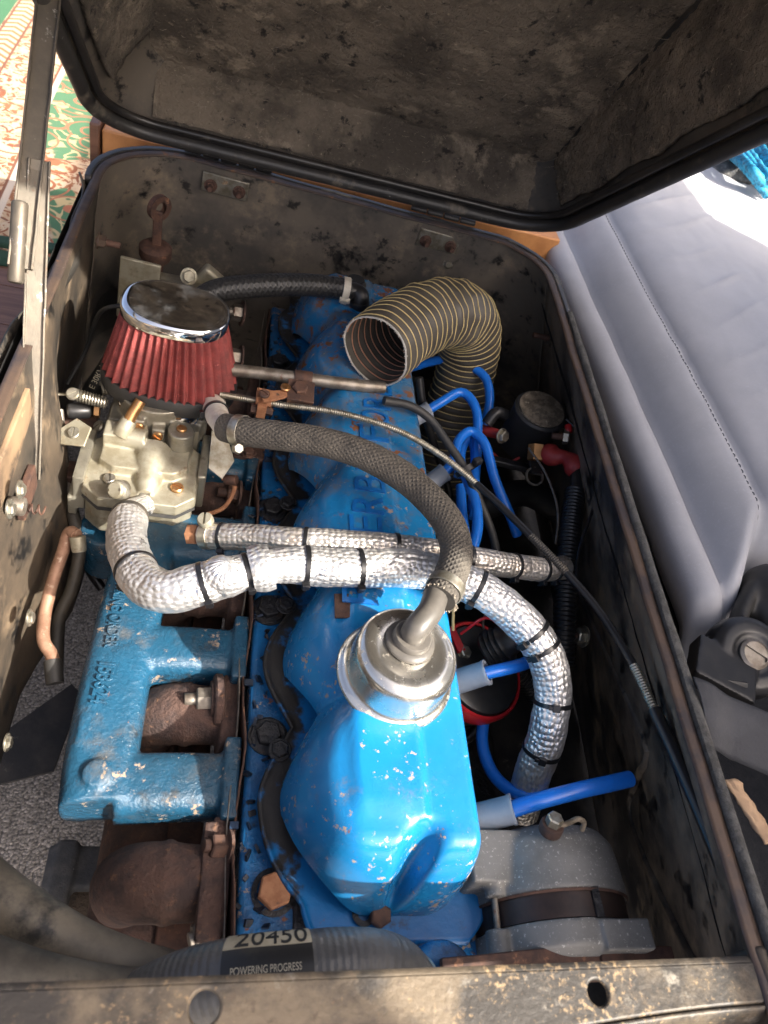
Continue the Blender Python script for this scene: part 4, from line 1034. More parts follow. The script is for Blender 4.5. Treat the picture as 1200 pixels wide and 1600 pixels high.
# braided breather hose
bp = [P(352, 668, -.062), P(378, 674, -.050), P(430, 680, -.036), P(500, 690, -.024), P(570, 711, -.016), P(640, 752, -.010), P(695, 808, -.006), P(713, 860, -.006), P(702, 905, -.006), P(686, 935, -.008)]
bh, bb = hose('braided_breather_hose', 'black braided hose curving from the air filter to the chrome breather cap', 'hose', bp, .0160, 'braid', 32, 220, lambda l, a: 1 + .01 * noise.noise(V((l * 90, math.cos(a), math.sin(a)))), 'braided_cover')
p, T = along(bb, .065); band(bh, p, T, .0168, .011, 'zinc', 'hose_clamp', False, th=.0012)
inst('clamp_screw', bolt_mesh('zinc', .0062, .010, .0), bh, align(p + V((-.002, -.018, -.010)), (.2, -.6, .7)))
p, T = along(bb, .965); band(bh, p, T, .0168, .010, 'zinc', 'hose_clamp', False, th=.0012)
b = B()
for k in range(30):
    p, T = along(bb, .997); u_, w_, a_ = frame(T); a = random.uniform(0, 2 * PI); q = p + (u_ * math.cos(a) + w_ * math.sin(a)) * .0165
    e = q + T * random.uniform(.0, .003) + (u_ * math.cos(a) + w_ * math.sin(a)) * random.uniform(-.001, .003); b.tube([q, q.lerp(e, .5), e], .0005, 4, 2)
o = obj('frayed_end', b, 'lint', bh); o['kind'] = 'stuff'
# cloth wrapped elbow joining it to the filter
b = B().tube([P(332, 622, -.100), P(336, 640, -.088), P(344, 658, -.074), P(356, 672, -.062)], lambda t_: .0150 - .003 * t_, 24, 8, 30, lambda l, a: 1 + .06 * noise.noise(V((l * 90, math.cos(a) * 2, math.sin(a) * 2))))
t = thing('wrapped_elbow', 'white cloth wrapped elbow with cable tie under the air filter', 'hose elbow', P(336, 640, -.088)); obj('cloth_wrap', b, 'cloth_white', t, 70)
p, T = along(b, .45); band(t, p, T, .0140, .0055, hd=(-.2, -.9, .3))
# rear black hose with pale clip and elbow
rp = [P(300, 480, -.09), P(335, 456, -.075), P(395, 447, -.066), P(470, 445, -.062), P(520, 449, -.062), P(548, 454, -.062)]
rh, rb = hose('rear_vacuum_hose', 'smooth black ribbed rubber hose at the back of the engine', 'hose', rp, .0158, 'hose_spiral', 28, 120)
p, T = along(rb, .965); band(rh, p, T, .0158, .010, 'tie_white', 'hose_clip', True, (0, -1, -.5), .002)
b = B().tube([P(545, 454, -.062), P(556, 456, -.062), P(563, 462, -.064), P(563, 475, -.075), P(561, 490, -.095)], .0125, 20, 6); obj('elbow', b, 'plastic_black', rh)
b = B().cyl(P(562, 470, -.070), P(561.5, 478, -.078), .0145, seg=20, bev=.001); obj('elbow_collar', b, 'plastic_black', rh)
# plain metal pipe with rusty bracket
mp_ = [P(350, 577, -.070), P(400, 582, -.068), P(470, 591, -.064), P(540, 600, -.062), P(600, 606, -.064)]
mpp, mb = hose('metal_heater_pipe', 'dull grey metal pipe crossing the blue cover below the striped duct', 'pipe', mp_, .0078, 'dirty_steel', 20, 40, part='pipe')
# throttle cable
tc = [P(345, 617, -.078), P(395, 625, -.068), P(435, 632, -.062), P(530, 645, -.054), P(620, 672, -.048), P(690, 712, -.045), P(760, 770, -.045), P(830, 838, -.045), P(890, 900, -.045), P(940, 960, -.042), P(990, 1040, -.036), P(1022, 1108, -.030), P(1062, 1195, -.026), P(1115, 1320, -.022), P(1158, 1430, -.020), P(1200, 1545, -.018)]
path, TL = resample(catmull(tc, 10), 400)
def seg_t(a, c): return path[int(a * 400):int(c * 400) + 1]
def rib(pitch, dep): return lambda l, a: 1 + dep * math.sin(2 * PI * l / pitch)
cable = thing('throttle_cable', 'long spring wound throttle cable running from carburettor along the right wall', 'cable', path[0])
def piece(a, c, r, m, pitch=None, name='outer'):
    pts = seg_t(a, c); L = TL * (c - a); n = int(L / (pitch / 5)) if pitch else max(8, int((c - a) * 200))
    b = B().tube(pts, r, 10, 1, n, rib(pitch, .13) if pitch else None); return obj(name, b, m, cable, 80)
def frac(px, py):
    q = min(range(401), key=lambda i: (CAM + (path[i] - CAM) - CAM).cross(ray(px, py).normalized()).length); return q / 400
k1 = frac(745, 757); k2 = frac(830, 838); k3 = frac(885, 895); k4 = frac(990, 1040); k5 = frac(1022, 1108)
piece(0, k1, .0038, 'zinc', .0026, 'spring_outer'); piece(k1, k2, .0043, 'rubber_shiny'); piece(k2, k3, .0042, 'rubber_dusty', .0026, 'spring_outer'); piece(k3, k4, .0044, 'rubber_shiny')
piece(k4, k5, .0045, 'zinc', .0030, 'spring_outer'); piece(k5, 1.0, .0062, 'rubber_shiny', None, 'sheath')
q = frac(420, 630); p = path[int(q * 400)]; T = (path[int(q * 400) + 1] - p).normalized()
b = B().cyl(p - T * .003, p + T * .003, .0058, seg=6); obj('ferrule', b, 'rust_orange', cable)
# bracket clipping cable to the pipe
br = thing('cable_bracket', 'rusty little bracket clamping the cable to the metal pipe', 'bracket', P(450, 600, -.062))
p, T = along(mb, .47); b = B().lathe([(.0082, -.011), (.0098, -.011), (.0098, .011), (.0082, .011)], p, T, 28, cap0=False, cap1=False); obj('saddle', b, 'rust_brown', br)
q = P(470, 612, -.050); b = B().box(q, (.032, .030, .005), Matrix.Rotation(.25, 3, 'X')); pl = obj('clamp_plate', b, 'rust_brown', br, bevel=.001); b = B().box(q + V((0, -.005, -.008)), (.030, .026, .003), Matrix.Rotation(.25, 3, 'X')); obj('lower_plate', b, 'rust_brown', br, bevel=.001)
inst('bolt', bolt_mesh('rust_brown', .0095, .006), pl, align(q + V((-.002, .002, .002)), (0, -.25, 1), .2))
a = P(408, 618, -.052); c = P(462, 612, -.050); d = (c - a).normalized(); s_ = V((0, 0, 1)).cross(d)
b = B().poly([a - s_ * .010, a.lerp(c, .4) - s_ * .009, c - s_ * .003, c + s_ * .005, a.lerp(c, .5) + s_ * .006, a + s_ * .010], .003, (0, 0, 1)); arm = obj('arm', b, 'rust_orange', br, bevel=.0006)
inst('screw', screw_mesh('brass', .006, .003), arm, align(P(446, 606, -.048), (0, -.2, 1))); inst('screw', screw_mesh('rust_brown', .0062, .003), arm, align(P(413, 616, -.049), (0, -.2, 1), .9))
p = path[int(frac(410, 629) * 400)]; b = B().box(p + V((0, .004, .004)), (.016, .018, .012)); b.box(p + V((0, -.008, -.006)), (.011, .010, .018)); obj('cable_clamp', b, 'rust_orange', br, bevel=.001)
b = B().hexa(p + V((-.012, -.005, -.008)), p + V((.014, -.005, -.008)), .006); obj('clamp_bolt', b, 'rust_brown', br)

# ------------------------------------------------------------------ striped air duct
dp = [P(588, 548, -.022), P(620, 524, -.020), P(660, 500, -.020), P(700, 490, -.026), P(728, 502, -.052), P(733, 540, -.098), P(724, 590, -.155), P(708, 650, -.22), P(694, 720, -.29), P(684, 790, -.36)]
dp[0] = dp[0] + (dp[0] - dp[1]) * .05
DR = .0465; PITCH = .0132
du = thing('striped_air_duct', 'black cloth air duct with yellow wire rings, open frayed mouth facing left', 'air duct', dp[0])
path_d, DL = resample(catmull(dp, 10), 300)
def drf(l, a):
    sg = math.sin(PI * l / PITCH) ** 2
    kink = .05 * noise.noise(V((l * 30, math.cos(a) * 1.6, math.sin(a) * 1.6))) + (.07 * noise.noise(V((l * 60, math.cos(a) * 3, math.sin(a) * 3))) if .11 < l < .20 else 0)
    return 1 + .022 * sg + kink
b = B().tube(dp, lambda t_: DR, 48, 10, int(DL / PITCH * 8), drf, caps=False); outer_b = b
obj('cloth_wall', b, 'duct_cloth', du, 80)
b = B().tube(dp, lambda t_: DR - .0014, 48, 10, int(DL / PITCH * 8), drf, caps=False); b.f = [tuple(reversed(f)) for f in b.f]; obj('inner_wall', b, 'duct_cloth', du, 80)
# wire helix outside and inside
def duct_frames():
    pth = outer_b.path; T = outer_b.T; u, w, _ = frame(T[0]); out = []
    for i, p in enumerate(pth):
        if i: u = (u - T[i] * u.dot(T[i])).normalized()
        out.append((p, u.copy(), T[i].cross(u), T[i]))
    return out
DF = duct_frames(); nD = len(DF) - 1
def dpoint(l, a, r):
    k = min(nD - 1e-6, l / outer_b.L * nD); i = int(k); p, u, w, T = DF[i]; p2 = DF[i + 1][0]
    return p.lerp(p2, k - i) + (u * math.cos(a) + w * math.sin(a)) * r * drf(l, a)
turns = int(outer_b.L / PITCH) - 1
for rr, m_, nm, wr in ((DR + .0004, 'duct_wire', 'wire_helix', .00085), (DR - .0018, 'duct_wire_inner', 'inner_wire_helix', .0010)):
    pts = [dpoint(PITCH * (i / 40) + .004, 2 * PI * i / 40, rr) for i in range(turns * 40)]
    b = B().tube(pts, wr, 5, 1); obj(nm, b, m_, du, 80)
# ragged frayed edge of the mouth
b = B()
for k in range(170):
    a = random.uniform(0, 2 * PI); q = dpoint(0.0005, a, DR - .0007); e = q - DF[0][3] * random.uniform(.0, .0022) + V((random.uniform(-1, 1), random.uniform(-1, 1), random.uniform(-1, 1))) * .0020
    b.tube([q, q.lerp(e, .5), e], random.uniform(.0003, .0007), 4, 2)
o = obj('frayed_edge', b, 'duct_fray', du); o['kind'] = 'stuff'
b = B().tube([dpoint(.0008, 2 * PI * k / 40, DR - .0007) for k in range(41)], .0012, 6, 2, rf=lambda l, a: 1 + .5 * noise.noise(V((l * 400, a, 0)))); obj('cut_edge', b, 'duct_fray', du)

# ------------------------------------------------------------------ ignition leads
def lead(pts, label, boot=None, r=.0068, m='lead_blue'):
    b = B().tube(pts, r, 16, 8); t = thing('ignition_lead', label, 'ignition lead', b.path[0], 'blue ignition leads'); obj('cable', b, m, t, 80)
    if boot:
        a, c, rb_ = boot; d = (V(c) - V(a)).normalized(); L = (V(c) - V(a)).length
        bb_ = B().lathe([(rb_ * .98, 0), (rb_, .004), (rb_ * .98, L - .004), (rb_ * 1.04, L - .003), (rb_ * 1.04, L), (rb_ * .72, L), (rb_ * .70, L - .006)], a, d, 28, cap1=True); obj('boot', bb_, 'boot_grey', t, 50)
    return t
lead([P(664, 644, -.130), P(690, 628, -.115), P(722, 613, -.105), P(744, 640, -.110), P(746, 690, -.130), P(742, 750, -.155), P(736, 800, -.18)], 'blue ignition lead whose grey boot sits left of the duct bend, upper of two', (P(628, 664, -.150), P(671, 640, -.128), .0125))
lead([P(640, 575, -.16), P(690, 562, -.125), P(728, 569, -.110), P(758, 590, -.110), P(765, 625, -.125), P(757, 665, -.15), P(748, 700, -.18)], 'blue ignition lead arching over the duct, highest of the leads')
lead([P(690, 742, -.140), P(708, 722, -.128), P(716, 690, -.118), P(736, 674, -.112), P(758, 695, -.115), P(773, 748, -.135), P(798, 808, -.16), P(808, 836, -.18)], 'blue ignition lead with grey boot half hidden behind the braided hose', (P(660, 764, -.160), P(696, 737, -.138), .0125))
lead([P(716, 745, -.16), P(722, 700, -.142), P(734, 686, -.138), P(742, 704, -.140), P(742, 760, -.155), P(740, 810, -.17)], 'short looped blue ignition lead inside the tied bundle')
lead([P(718, 716, -.125), P(728, 745, -.118), P(743, 785, -.115), P(746, 825, -.12), P(738, 862, -.13), P(730, 900, -.15)], 'blue ignition lead curving down behind the braided hose to the foil')
lead([P(720, 760, -.15), P(722, 800, -.155), P(728, 840, -.16), P(738, 880, -.18)], 'straight short blue ignition lead behind the bundle, nearest the cover')
lead([P(752, 1053, -.122), P(785, 1046, -.118), P(822, 1036, -.120), P(850, 1020, -.135)], 'blue ignition lead with grey boot beside the chrome breather cap', (P(700, 1070, -.150), P(762, 1050, -.120), .0130))
lead([P(790, 1268, -.128), P(840, 1252, -.116), P(900, 1236, -.108), P(945, 1226, -.106), P(984, 1217, -.108)], 'blue ignition lead with grey boot ending bluntly above the alternator', (P(730, 1283, -.150), P(803, 1264, -.126), .0135), .0078)
lead([P(770, 1085, -.20), P(756, 1125, -.21), P(754, 1165, -.215), P(768, 1205, -.215), P(795, 1233, -.205), P(835, 1244, -.19), P(880, 1240, -.18)], 'blue ignition lead looping below the foil hose bend')
b = B().tube([P(600, 626, -.055), P(640, 634, -.060), P(672, 655, -.070), P(700, 693, -.085), P(728, 735, -.10), P(750, 785, -.12), P(768, 830, -.14), P(778, 870, -.16)], .0055, 14, 8); t = thing('black_coil_lead', 'thin black rubber lead crossing the blue bundle of leads', 'cable', b.path[0]); obj('cable', b, 'rubber', t)
b = B().tube([P(655, 590, -.10), P(662, 640, -.14), P(680, 700, -.19), P(700, 760, -.24), P(705, 800, -.28)], .006, 12, 8); t = thing('black_vacuum_pipe', 'black pipe dropping beside the duct towards the block', 'cable', b.path[0]); obj('cable', b, 'rubber_shiny', t)
p = P(730, 733, -.100); t = thing('bundle_tie', 'black cable tie gathering the blue leads and cables', 'cable tie', p)
b = B().lathe([(.012, -.0035), (.0134, -.0035), (.0134, .0035), (.012, .0035)], p, (.5, -.6, -.3), 28, sx=1.5, cap0=False, cap1=False); obj('strap', b, 'tie_black', t); b = B().box(p + V((.008, .0, .016)), (.012, .009, .008), Matrix.Rotation(.5, 3, 'Z')); obj('tie_head', b, 'plastic_black', t, bevel=.0015)
for k, (pts, col, nm, r) in enumerate((
    ([P(676, 805, -.09), P(705, 920, -.09), P(708, 985, -.12)], 'duct_wire', 'yellow', .0016),
    ([P(720, 990, -.13), P(760, 965, -.10), P(790, 985, -.12), P(815, 1000, -.15)], 'plastic_red', 'red', .0018),
    ([P(826, 700, -.11), P(850, 735, -.11), P(868, 780, -.12), P(872, 815, -.13), P(868, 850, -.14)], 'dirty_steel', 'bare tan', .0016),
    ([P(885, 655, -.075), P(920, 690, -.075), P(940, 740, -.08), P(925, 800, -.09), P(905, 860, -.10), P(900, 920, -.11)], 'rubber_shiny', 'thin black', .0020),
    ([P(760, 700, -.15), P(790, 722, -.16), P(812, 715, -.15)], 'boot_red', 'dark red', .0018))):
    b = B().tube(pts, r, 8, 8); t = tag(obj('loose_wire', b, col), ['yellow loose wire behind the chrome breather cap', 'red loose wire beside the distributor cap', 'bare tan wire hanging below the solenoid', 'thin black wire curling down the right wall from the solenoid', 'dark red wire in shadow under the solenoid'][k], 'wire')

# ------------------------------------------------------------------ breather cap
bc0 = P(618, 1050, -.070)
bc = thing('breather_cap', 'polished chrome breather cap standing on the blue rocker cover', 'breather cap', bc0 + V((0, 0, -.012)))
Rr = .0555
b = B().lathe([(Rr - .006, -.006), (Rr - .001, -.005), (Rr, -.0025), (Rr - .0012, 0), (Rr - .004, .0012), (Rr - .0075, .004), (Rr - .0085, .008), (Rr - .0085, .031), (Rr - .0095, .036), (Rr - .012, .040), (Rr - .016, .0425), (Rr - .021, .0435), (Rr - .027, .0430), (Rr - .031, .0415), (.012, .0412)], bc0, (.02, -.03, 1), 72); obj('can', b, 'cap_steel', bc, 50)
g0 = bc0 + V((.001, .006, .041))
b = B().lathe([(.0215, 0), (.0225, .002), (.0225, .004), (.0212, .0055), (.0175, .0065), (.0172, .011), (.016, .0125), (.0125, .013)], g0, (.02, .05, 1), 40); obj('grommet', b, 'grommet_grey', bc, 40)
e1 = P(686, 935, -.008)
b = B().tube([g0 + V((0, 0, .006)), g0 + V((.0, .002, .018)), g0.lerp(e1, .30) + V((0, 0, .016)), g0.lerp(e1, .62) + V((0, 0, .010)), e1 + V((0, .010, .0))], .0115, 26, 8); obj('elbow', b, 'grommet_grey', bc)
b = B().cyl((bc0.x, bc0.y, bc0.z - .02), (bc0.x, bc0.y, bc0.z - .004), .03, seg=30); obj('filler_neck', b, 'cover_blue', bc)

# ------------------------------------------------------------------ distributor with red ringed black cap
d0 = P(752, 1045, -.175)
di = thing('distributor', 'black distributor cap with red rim, half hidden beside the breather cap', 'distributor', d0 + V((0, 0, -.12)))
DA = V((.25, -.18, 1)).normalized(); DU = (frame(DA))
b = B().lathe([(.046, -.10), (.050, -.06), (.056, -.030), (.056, -.022)], d0, DA, 40); obj('body', b, 'plastic_black', di)
b = B().lathe([(.0565, -.022), (.0585, -.020), (.0585, -.004), (.0565, -.001), (.0535, -.001), (.0535, -.006)], d0, DA, 56, cap0=False, cap1=False); obj('red_rim', b, 'plastic_red', di)
b = B().lathe([(.0535, -.006), (.051, .001), (.046, .003), (.020, .004)], d0, DA, 48); obj('cap_face', b, 'plastic_black', di)
b = B().lathe([(.044, -.14), (.044, -.095)], d0, DA, 32); obj('red_band', b, 'plastic_red', di)
k0 = P(765, 1020, -.150)
kd = (P(815, 990, -.115) - k0).normalized()
b = B().lathe([(.0225, 0), (.0245, .003), (.0215, .006), (.0245, .009), (.0210, .012), (.0235, .015), (.0195, .018), (.0215, .021), (.0165, .025), (.0145, .036), (.0125, .046)], k0, kd, 32); obj('coil_boot', b, 'plastic_black', di, 50)
inst('bolt', bolt_mesh('zinc', .0075, .007, .010), di, align(P(724, 1020, -.165), DA)); b = B().box(P(712, 1000, -.16), (.010, .032, .006), Matrix.Rotation(.3, 3, 'Z')); obj('spade_connector', b, 'plastic_red', di, bevel=.001)
b = B().tube([P(756, 990, -.15), P(755, 970, -.125), P(760, 958, -.10)], .0014, 8, 6); obj('clip_wire', b, 'dirty_steel', di)
b = B().tube([P(712, 1130, -.25), P(735, 1110, -.24), P(748, 1125, -.24), P(735, 1150, -.25), P(705, 1165, -.26)], .006, 12, 8); obj('vacuum_advance_pipe', b, 'rubber_shiny', di)

# ------------------------------------------------------------------ starter solenoid on the right wall
s0 = P(846, 640, -.082)
so_ = thing('solenoid', 'dusty black cylindrical starter solenoid on the right wall with speckled top', 'solenoid', s0 + V((0, 0, -.07)))
SA = V((-.05, -.12, 1)).normalized()
b = B().lathe([(.036, -.075), (.0375, -.070), (.0375, -.010), (.0385, -.008), (.0385, -.003), (.0355, .0)], s0, SA, 40); obj('body', b, 'rubber', so_)
mat('speckle', (.21, .17, .12), .8, .1, ((.10, .08, .055), 90, .42, .58), [((.35, .3, .22), 120, .6, .66, .8)], (160, .6, .001))
b = B().lathe([(.0335, -.001), (.0335, .0025), (.030, .0035), (.012, .0035), (.009, .006), (.001, .0065)], s0, SA, 40); obj('top_disc', b, 'speckle', so_)
b = B().box(s0 + V((.05, .01, -.010)), (.055, .045, .010), Matrix.Rotation(.15, 3, 'Z')); b.box(s0 + V((.072, .012, -.03)), (.008, .06, .05)); obj('mounting_bracket', b, 'rubber', so_, cast=(.002, 2))
b = B().box(s0 + V((-.018, -.045, -.072)), (.085, .012, .010), Matrix.Rotation(-.1, 3, 'Z')); obj('lower_bracket', b, 'plastic_black', so_, bevel=.002)
inst('bolt', bolt_s, so_, align(s0 + V((.060, .030, -.004)), (0, 0, 1)))
b = B().tube([s0 + V((-.040, .012, -.030)), s0 + V((-.058, .008, -.026)), s0 + V((-.068, -.002, -.040))], .0085, 16, 6); obj('rubber_elbow', b, 'plastic_black', so_)
for a, c, r in ((P(752, 672, -.14), P(782, 679, -.125), .0085),):
    b = B().cyl(a, c, r, r * .8, seg=18, bev=.001); obj('red_terminal_boot', b, 'boot_red', so_)
inst('terminal_nut', bolt_mesh('zinc', .0085, .008, .011, 'terminal_nut'), so_, align(P(784, 681, -.12), (.4, -.7, .5)))
c = P(836, 708, -.125); b = B().hexa(c + V((0, .006, .010)), c + V((0, -.012, -.004)), .0125, .2); obj('terminal_bolt', b, 'brass', so_, 30); b = B().lathe([(.011, 0), (.0135, 0), (.0135, .003), (.011, .003)], P(834, 745, -.14), (0, -.5, .9), 28, cap0=False, cap1=False); obj('ring_terminal', b, 'zinc', so_); b = B().box(P(835, 728, -.133), (.014, .032, .004)); obj('terminal_strap', b, 'rubber', so_)
b = B().cyl(P(862, 681, -.095), P(890, 683, -.088), .0048, seg=14, bev=.001); obj('terminal_stud', b, 'rust_brown', so_); b = B().hexa(P(880, 682, -.0905), P(889, 683, -.088), .011); obj('terminal_nut', b, 'zinc', so_)
b = B().cyl(P(888, 664, -.078), P(889, 676, -.083), .005, seg=12, bev=.001); obj('spade_sleeve', b, 'plastic_red', so_)
# battery cable with red boot, then split conduit
bcab = thing('battery_cable', 'heavy black cable with red boot and ribbed conduit down the right wall', 'cable', P(865, 712, -.115))
b = B().tube([P(852, 706, -.118), P(866, 713, -.112), P(880, 714, -.105), P(893, 722, -.102), P(903, 736, -.105)], lambda t_: .0125 + .003 * math.sin(t_ * 9), 22, 6); obj('red_boot', b, 'boot_red', bcab)
b = B().tube([P(896, 725, -.104), P(902, 745, -.108), P(900, 775, -.118), P(896, 800, -.128)], .0098, 18, 6); obj('cable', b, 'rubber_shiny', bcab)
cp = [P(899, 768, -.115), P(893, 810, -.125), P(888, 860, -.135), P(884, 920, -.15), P(882, 975, -.165), P(880, 1040, -.19)]
L = resample(catmull(cp, 8), 50)[1]
b = B().tube(cp, .0135, 18, 8, int(L / .0055 * 6), lambda l, a: 1 + .10 * max(-.6, math.sin(2 * PI * l / .0055))); obj('ribbed_conduit', b, 'rubber_shiny', bcab, 80)
cp = [P(800, 1040, -.22), P(825, 1070, -.24), P(850, 1110, -.27)]
L = resample(catmull(cp, 8), 50)[1]; b = B().tube(cp, .0115, 16, 8, int(L / .005 * 6), lambda l, a: 1 + .10 * max(-.6, math.sin(2 * PI * l / .005))); tag(obj('ribbed_conduit', b, 'rubber_shiny'), 'short ribbed black conduit in the dark under the foil hose bend', 'conduit')

# ------------------------------------------------------------------ alternator
aw = thing('alternator', 'cast grey alternator with dark brown stator band at lower right', 'alternator', (.345, .165, -.27))
AC = V((.347, 0, -.178)); AU = (V((1, 0, 0)), V((0, 0, 1)), V((.06, 1, .0)).normalized()); RA = .0735
def altl(prof, m, name, rf=None, seg=64, cap0=True, cap1=True):
    b = B().lathe(prof, AC, None, seg, uu=AU, rf=rf, cap0=cap0, cap1=cap1); return obj(name, b, m, aw, 45)
b = B().lathe([(RA, .157), (RA + .001, .160), (RA - .001, .185), (RA - .004, .203), (RA - .012, .214), (RA - .025, .219), (.01, .220)], AC, None, 64, uu=AU)
for a in (math.radians(150), math.radians(-20), math.radians(90 - 160)):
    d = V((math.cos(a), 0, math.sin(a))); b.cyl(AC + AU[2] * .158 + d * (RA + .002), AC + AU[2] * .183 + d * (RA + .002), .0095, seg=18)
b.box(AC + AU[2] * .190 + V((-.066, 0, .03)), (.05, .045, .04)); b.cyl(AC + AU[2] * .172 + V((-.072, 0, .020)), AC + AU[2] * .212 + V((-.072, 0, .020)), .026, seg=28)
obj('rear_housing', b, 'alu_cast', aw, 60, cast=(.002, 3))
altl([(RA - .002, .136), (RA - .002, .157)], 'stator', 'stator'); altl([(RA - .0004, .1555), (RA + .001, .1575)], 'rust_brown', 'stator_edge', cap0=False, cap1=False)
b = B().lathe([(.035, .106), (RA - .012, .109), (RA - .002, .116), (RA - .001, .1355)], AC, None, 64, uu=AU)
for a in (math.radians(152), math.radians(-18)):
    d = V((math.cos(a), 0, math.sin(a))); b.cyl(AC + AU[2] * .106 + d * (RA + .002), AC + AU[2] * .134 + d * (RA + .002), .0105, seg=18)
b.box(AC + AU[2] * .122 + V((.035, 0, .060)), (.045, .024, .028))
obj('front_housing', b, 'alu_cast', aw, 60, cast=(.002, 3))
for a in (math.radians(151), math.radians(-19)):
    d = V((math.cos(a), 0, math.sin(a))); q = AC + d * (RA + .003); bb_ = B().cyl(q + AU[2] * .130, q + AU[2] * .186, .0028, seg=12); th = obj('through_bolt', bb_, 'dirty_steel', aw)
    inst('screw', screw_mesh('dirty_steel', .006, .004), th, align(q + AU[2] * .184, AU[2]))
b = B().box(AC + AU[2] * .147 + V((.012, 0, RA - .003)), (.007, .024, .005)); obj('stator_notch', b, 'black_gunk', aw)
q = P(858, 1300, -.108); b = B().cyl(q, q + V((0, .004, .010)), .0105, seg=20, bev=.002); obj('terminal_base', b, 'rust_brown', aw); b = B().hexa(q + V((0, .004, .010)), q + V((0, .007, .018)), .0075); obj('terminal_nut', b, 'zinc', aw)
b = B().tube([q + V((.004, .002, .010)), q + V((.014, .004, .012)), q + V((.021, .006, .017)), q + V((.028, .004, .015)), q + V((.029, .0, .007))], .0024, 10, 6); obj('terminal_wire', b, 'speckle', aw)
# rusty adjuster strap in front
pts = [(690, 1496), (760, 1490), (840, 1482), (940, 1474), (1050, 1478)]
tp = [P(x_, y_, -.118) for x_, y_ in pts]
b = B(); n = len(tp); fwd = V((0, -.022, 0))
path2, _ = resample(catmull(tp, 6), 30)
vs = []; fs = []
for p in path2: vs += [p, p + V((0, -.026, -.002)), p + V((0, -.026, -.009)), p + V((0, 0, -.007))]
for i in range(30):
    for k in range(4): fs.append((i * 4 + k, i * 4 + (k + 1) % 4, (i + 1) * 4 + (k + 1) % 4, (i + 1) * 4 + k))
fs += [(3, 2, 1, 0), (120, 121, 122, 123)]
b.add(vs, fs); t = thing('adjuster_strap', 'rusty flat steel adjuster strap in front of the alternator', 'bracket', tp[0]); st_ = obj('strap', b, 'rust_brown', t, bevel=.0012)
b = B().cyl(P(962, 1500, -.122), P(962, 1500, -.122) + V((0, 0, .006)), .016, seg=28, bev=.0015); obj('washer', b, 'rust_brown', t)

# ------------------------------------------------------------------ radiator top hose with label
hp = [P(200, 1590, -.160), P(280, 1552, -.130), P(360, 1532, -.108), P(450, 1522, -.098), P(530, 1514, -.096), P(590, 1516, -.100), P(625, 1535, -.112), P(645, 1580, -.14)]
HR = .0265
rt, rhb = hose('radiator_hose', 'fat ribbed black radiator hose with a paper label at the bottom edge', 'hose', hp, HR, 'rad_hose', 40, 200)
pth = rhb.path; TT = rhb.T
def hose_frame(t_):
    k = t_ * (len(pth) - 1); i = min(len(pth) - 2, int(k)); p = pth[i].lerp(pth[i + 1], k - i); T = TT[i].lerp(TT[i + 1], k - i).normalized()
    up = V((0, .25, 1)); up = (up - T * up.dot(T)).normalized(); return p, T, up, T.cross(up)
HL = rhb.L
def hose_pt(l, a, r):
    # l metres along the hose, a angle from the top towards the viewer
    p, T, up, sd = hose_frame(l / HL); return p + up * (r * math.cos(a)) - sd * (r * math.sin(a)) if False else p + up * (r * math.cos(a)) + V((0, -1, 0)).cross(T).cross(T).normalized() * 0 + (-(sd)) * (r * math.sin(a)) * (1 if (-(sd)).y < 0 else -1)
def fr(px, py): return min(range(len(pth)), key=lambda i: (pth[i] - CAM).cross(ray(px, py).normalized()).length) / (len(pth) - 1) * HL
l0, l1 = fr(362, 1532), fr(484, 1519)
def lab(a0, a1, m, name, r=HR + .0006, e0=0, e1=0):
    def fn(u, v): return hose_pt(l0 + (l1 - l0) * u + e0, a0 + (a1 - a0) * v, r)
    return obj(name, B().grid(fn, 20, 14), m, rt)
lab(-1.05, -.30, 'paper', 'label_top'); lab(-.30, .50, 'paper_black', 'label_middle'); lab(.50, 1.2, 'paper', 'label_bottom')
def wrap_text(s_, size, lc, ac, m, name, w, rot=0.0):
    tb = text_mesh(s_, size, .0002); x0 = min(v.x for v in tb.v); x1 = max(v.x for v in tb.v)
    tb.v = [hose_pt(lc + (v.x - (x0 + x1) / 2) / (x1 - x0) * w, ac - v.y / HR + rot * (v.x / (x1 - x0)), HR + .0009 + v.z) for v in tb.v]; obj(name, tb, m, rt, 30)
lm_ = (l0 + l1) / 2
wrap_text('20450', .024, lm_ + .002, -.62, 'ink', 'label_number', .046)
wrap_text('POWERING PROGRESS', .0065, lm_ - .001, .26, 'ink_pale', 'label_slogan', .042)
p, T = along(rhb, .90); band(rt, p, T, HR, .012, 'zinc', 'hose_clamp', False)
# two big hoses entering from the left
hose('heater_hose', 'thick dusty black hose sweeping in from the lower left, upper of two', 'hose', [P(-60, 1350, -.17), P(0, 1400, -.165), P(60, 1442, -.165), P(130, 1482, -.17), P(200, 1508, -.18), P(270, 1525, -.20), P(340, 1535, -.23)], lambda t_: .0200 - .003 * t_, 'hose_dusty', 28, 60)
hose('heater_hose', 'thick dusty black hose along the front edge at lower left, lower of two', 'hose', [P(-80, 1490, -.13), P(0, 1522, -.135), P(80, 1546, -.14), P(160, 1560, -.15), P(250, 1566, -.17)], .0210, 'hose_dusty', 28, 60)

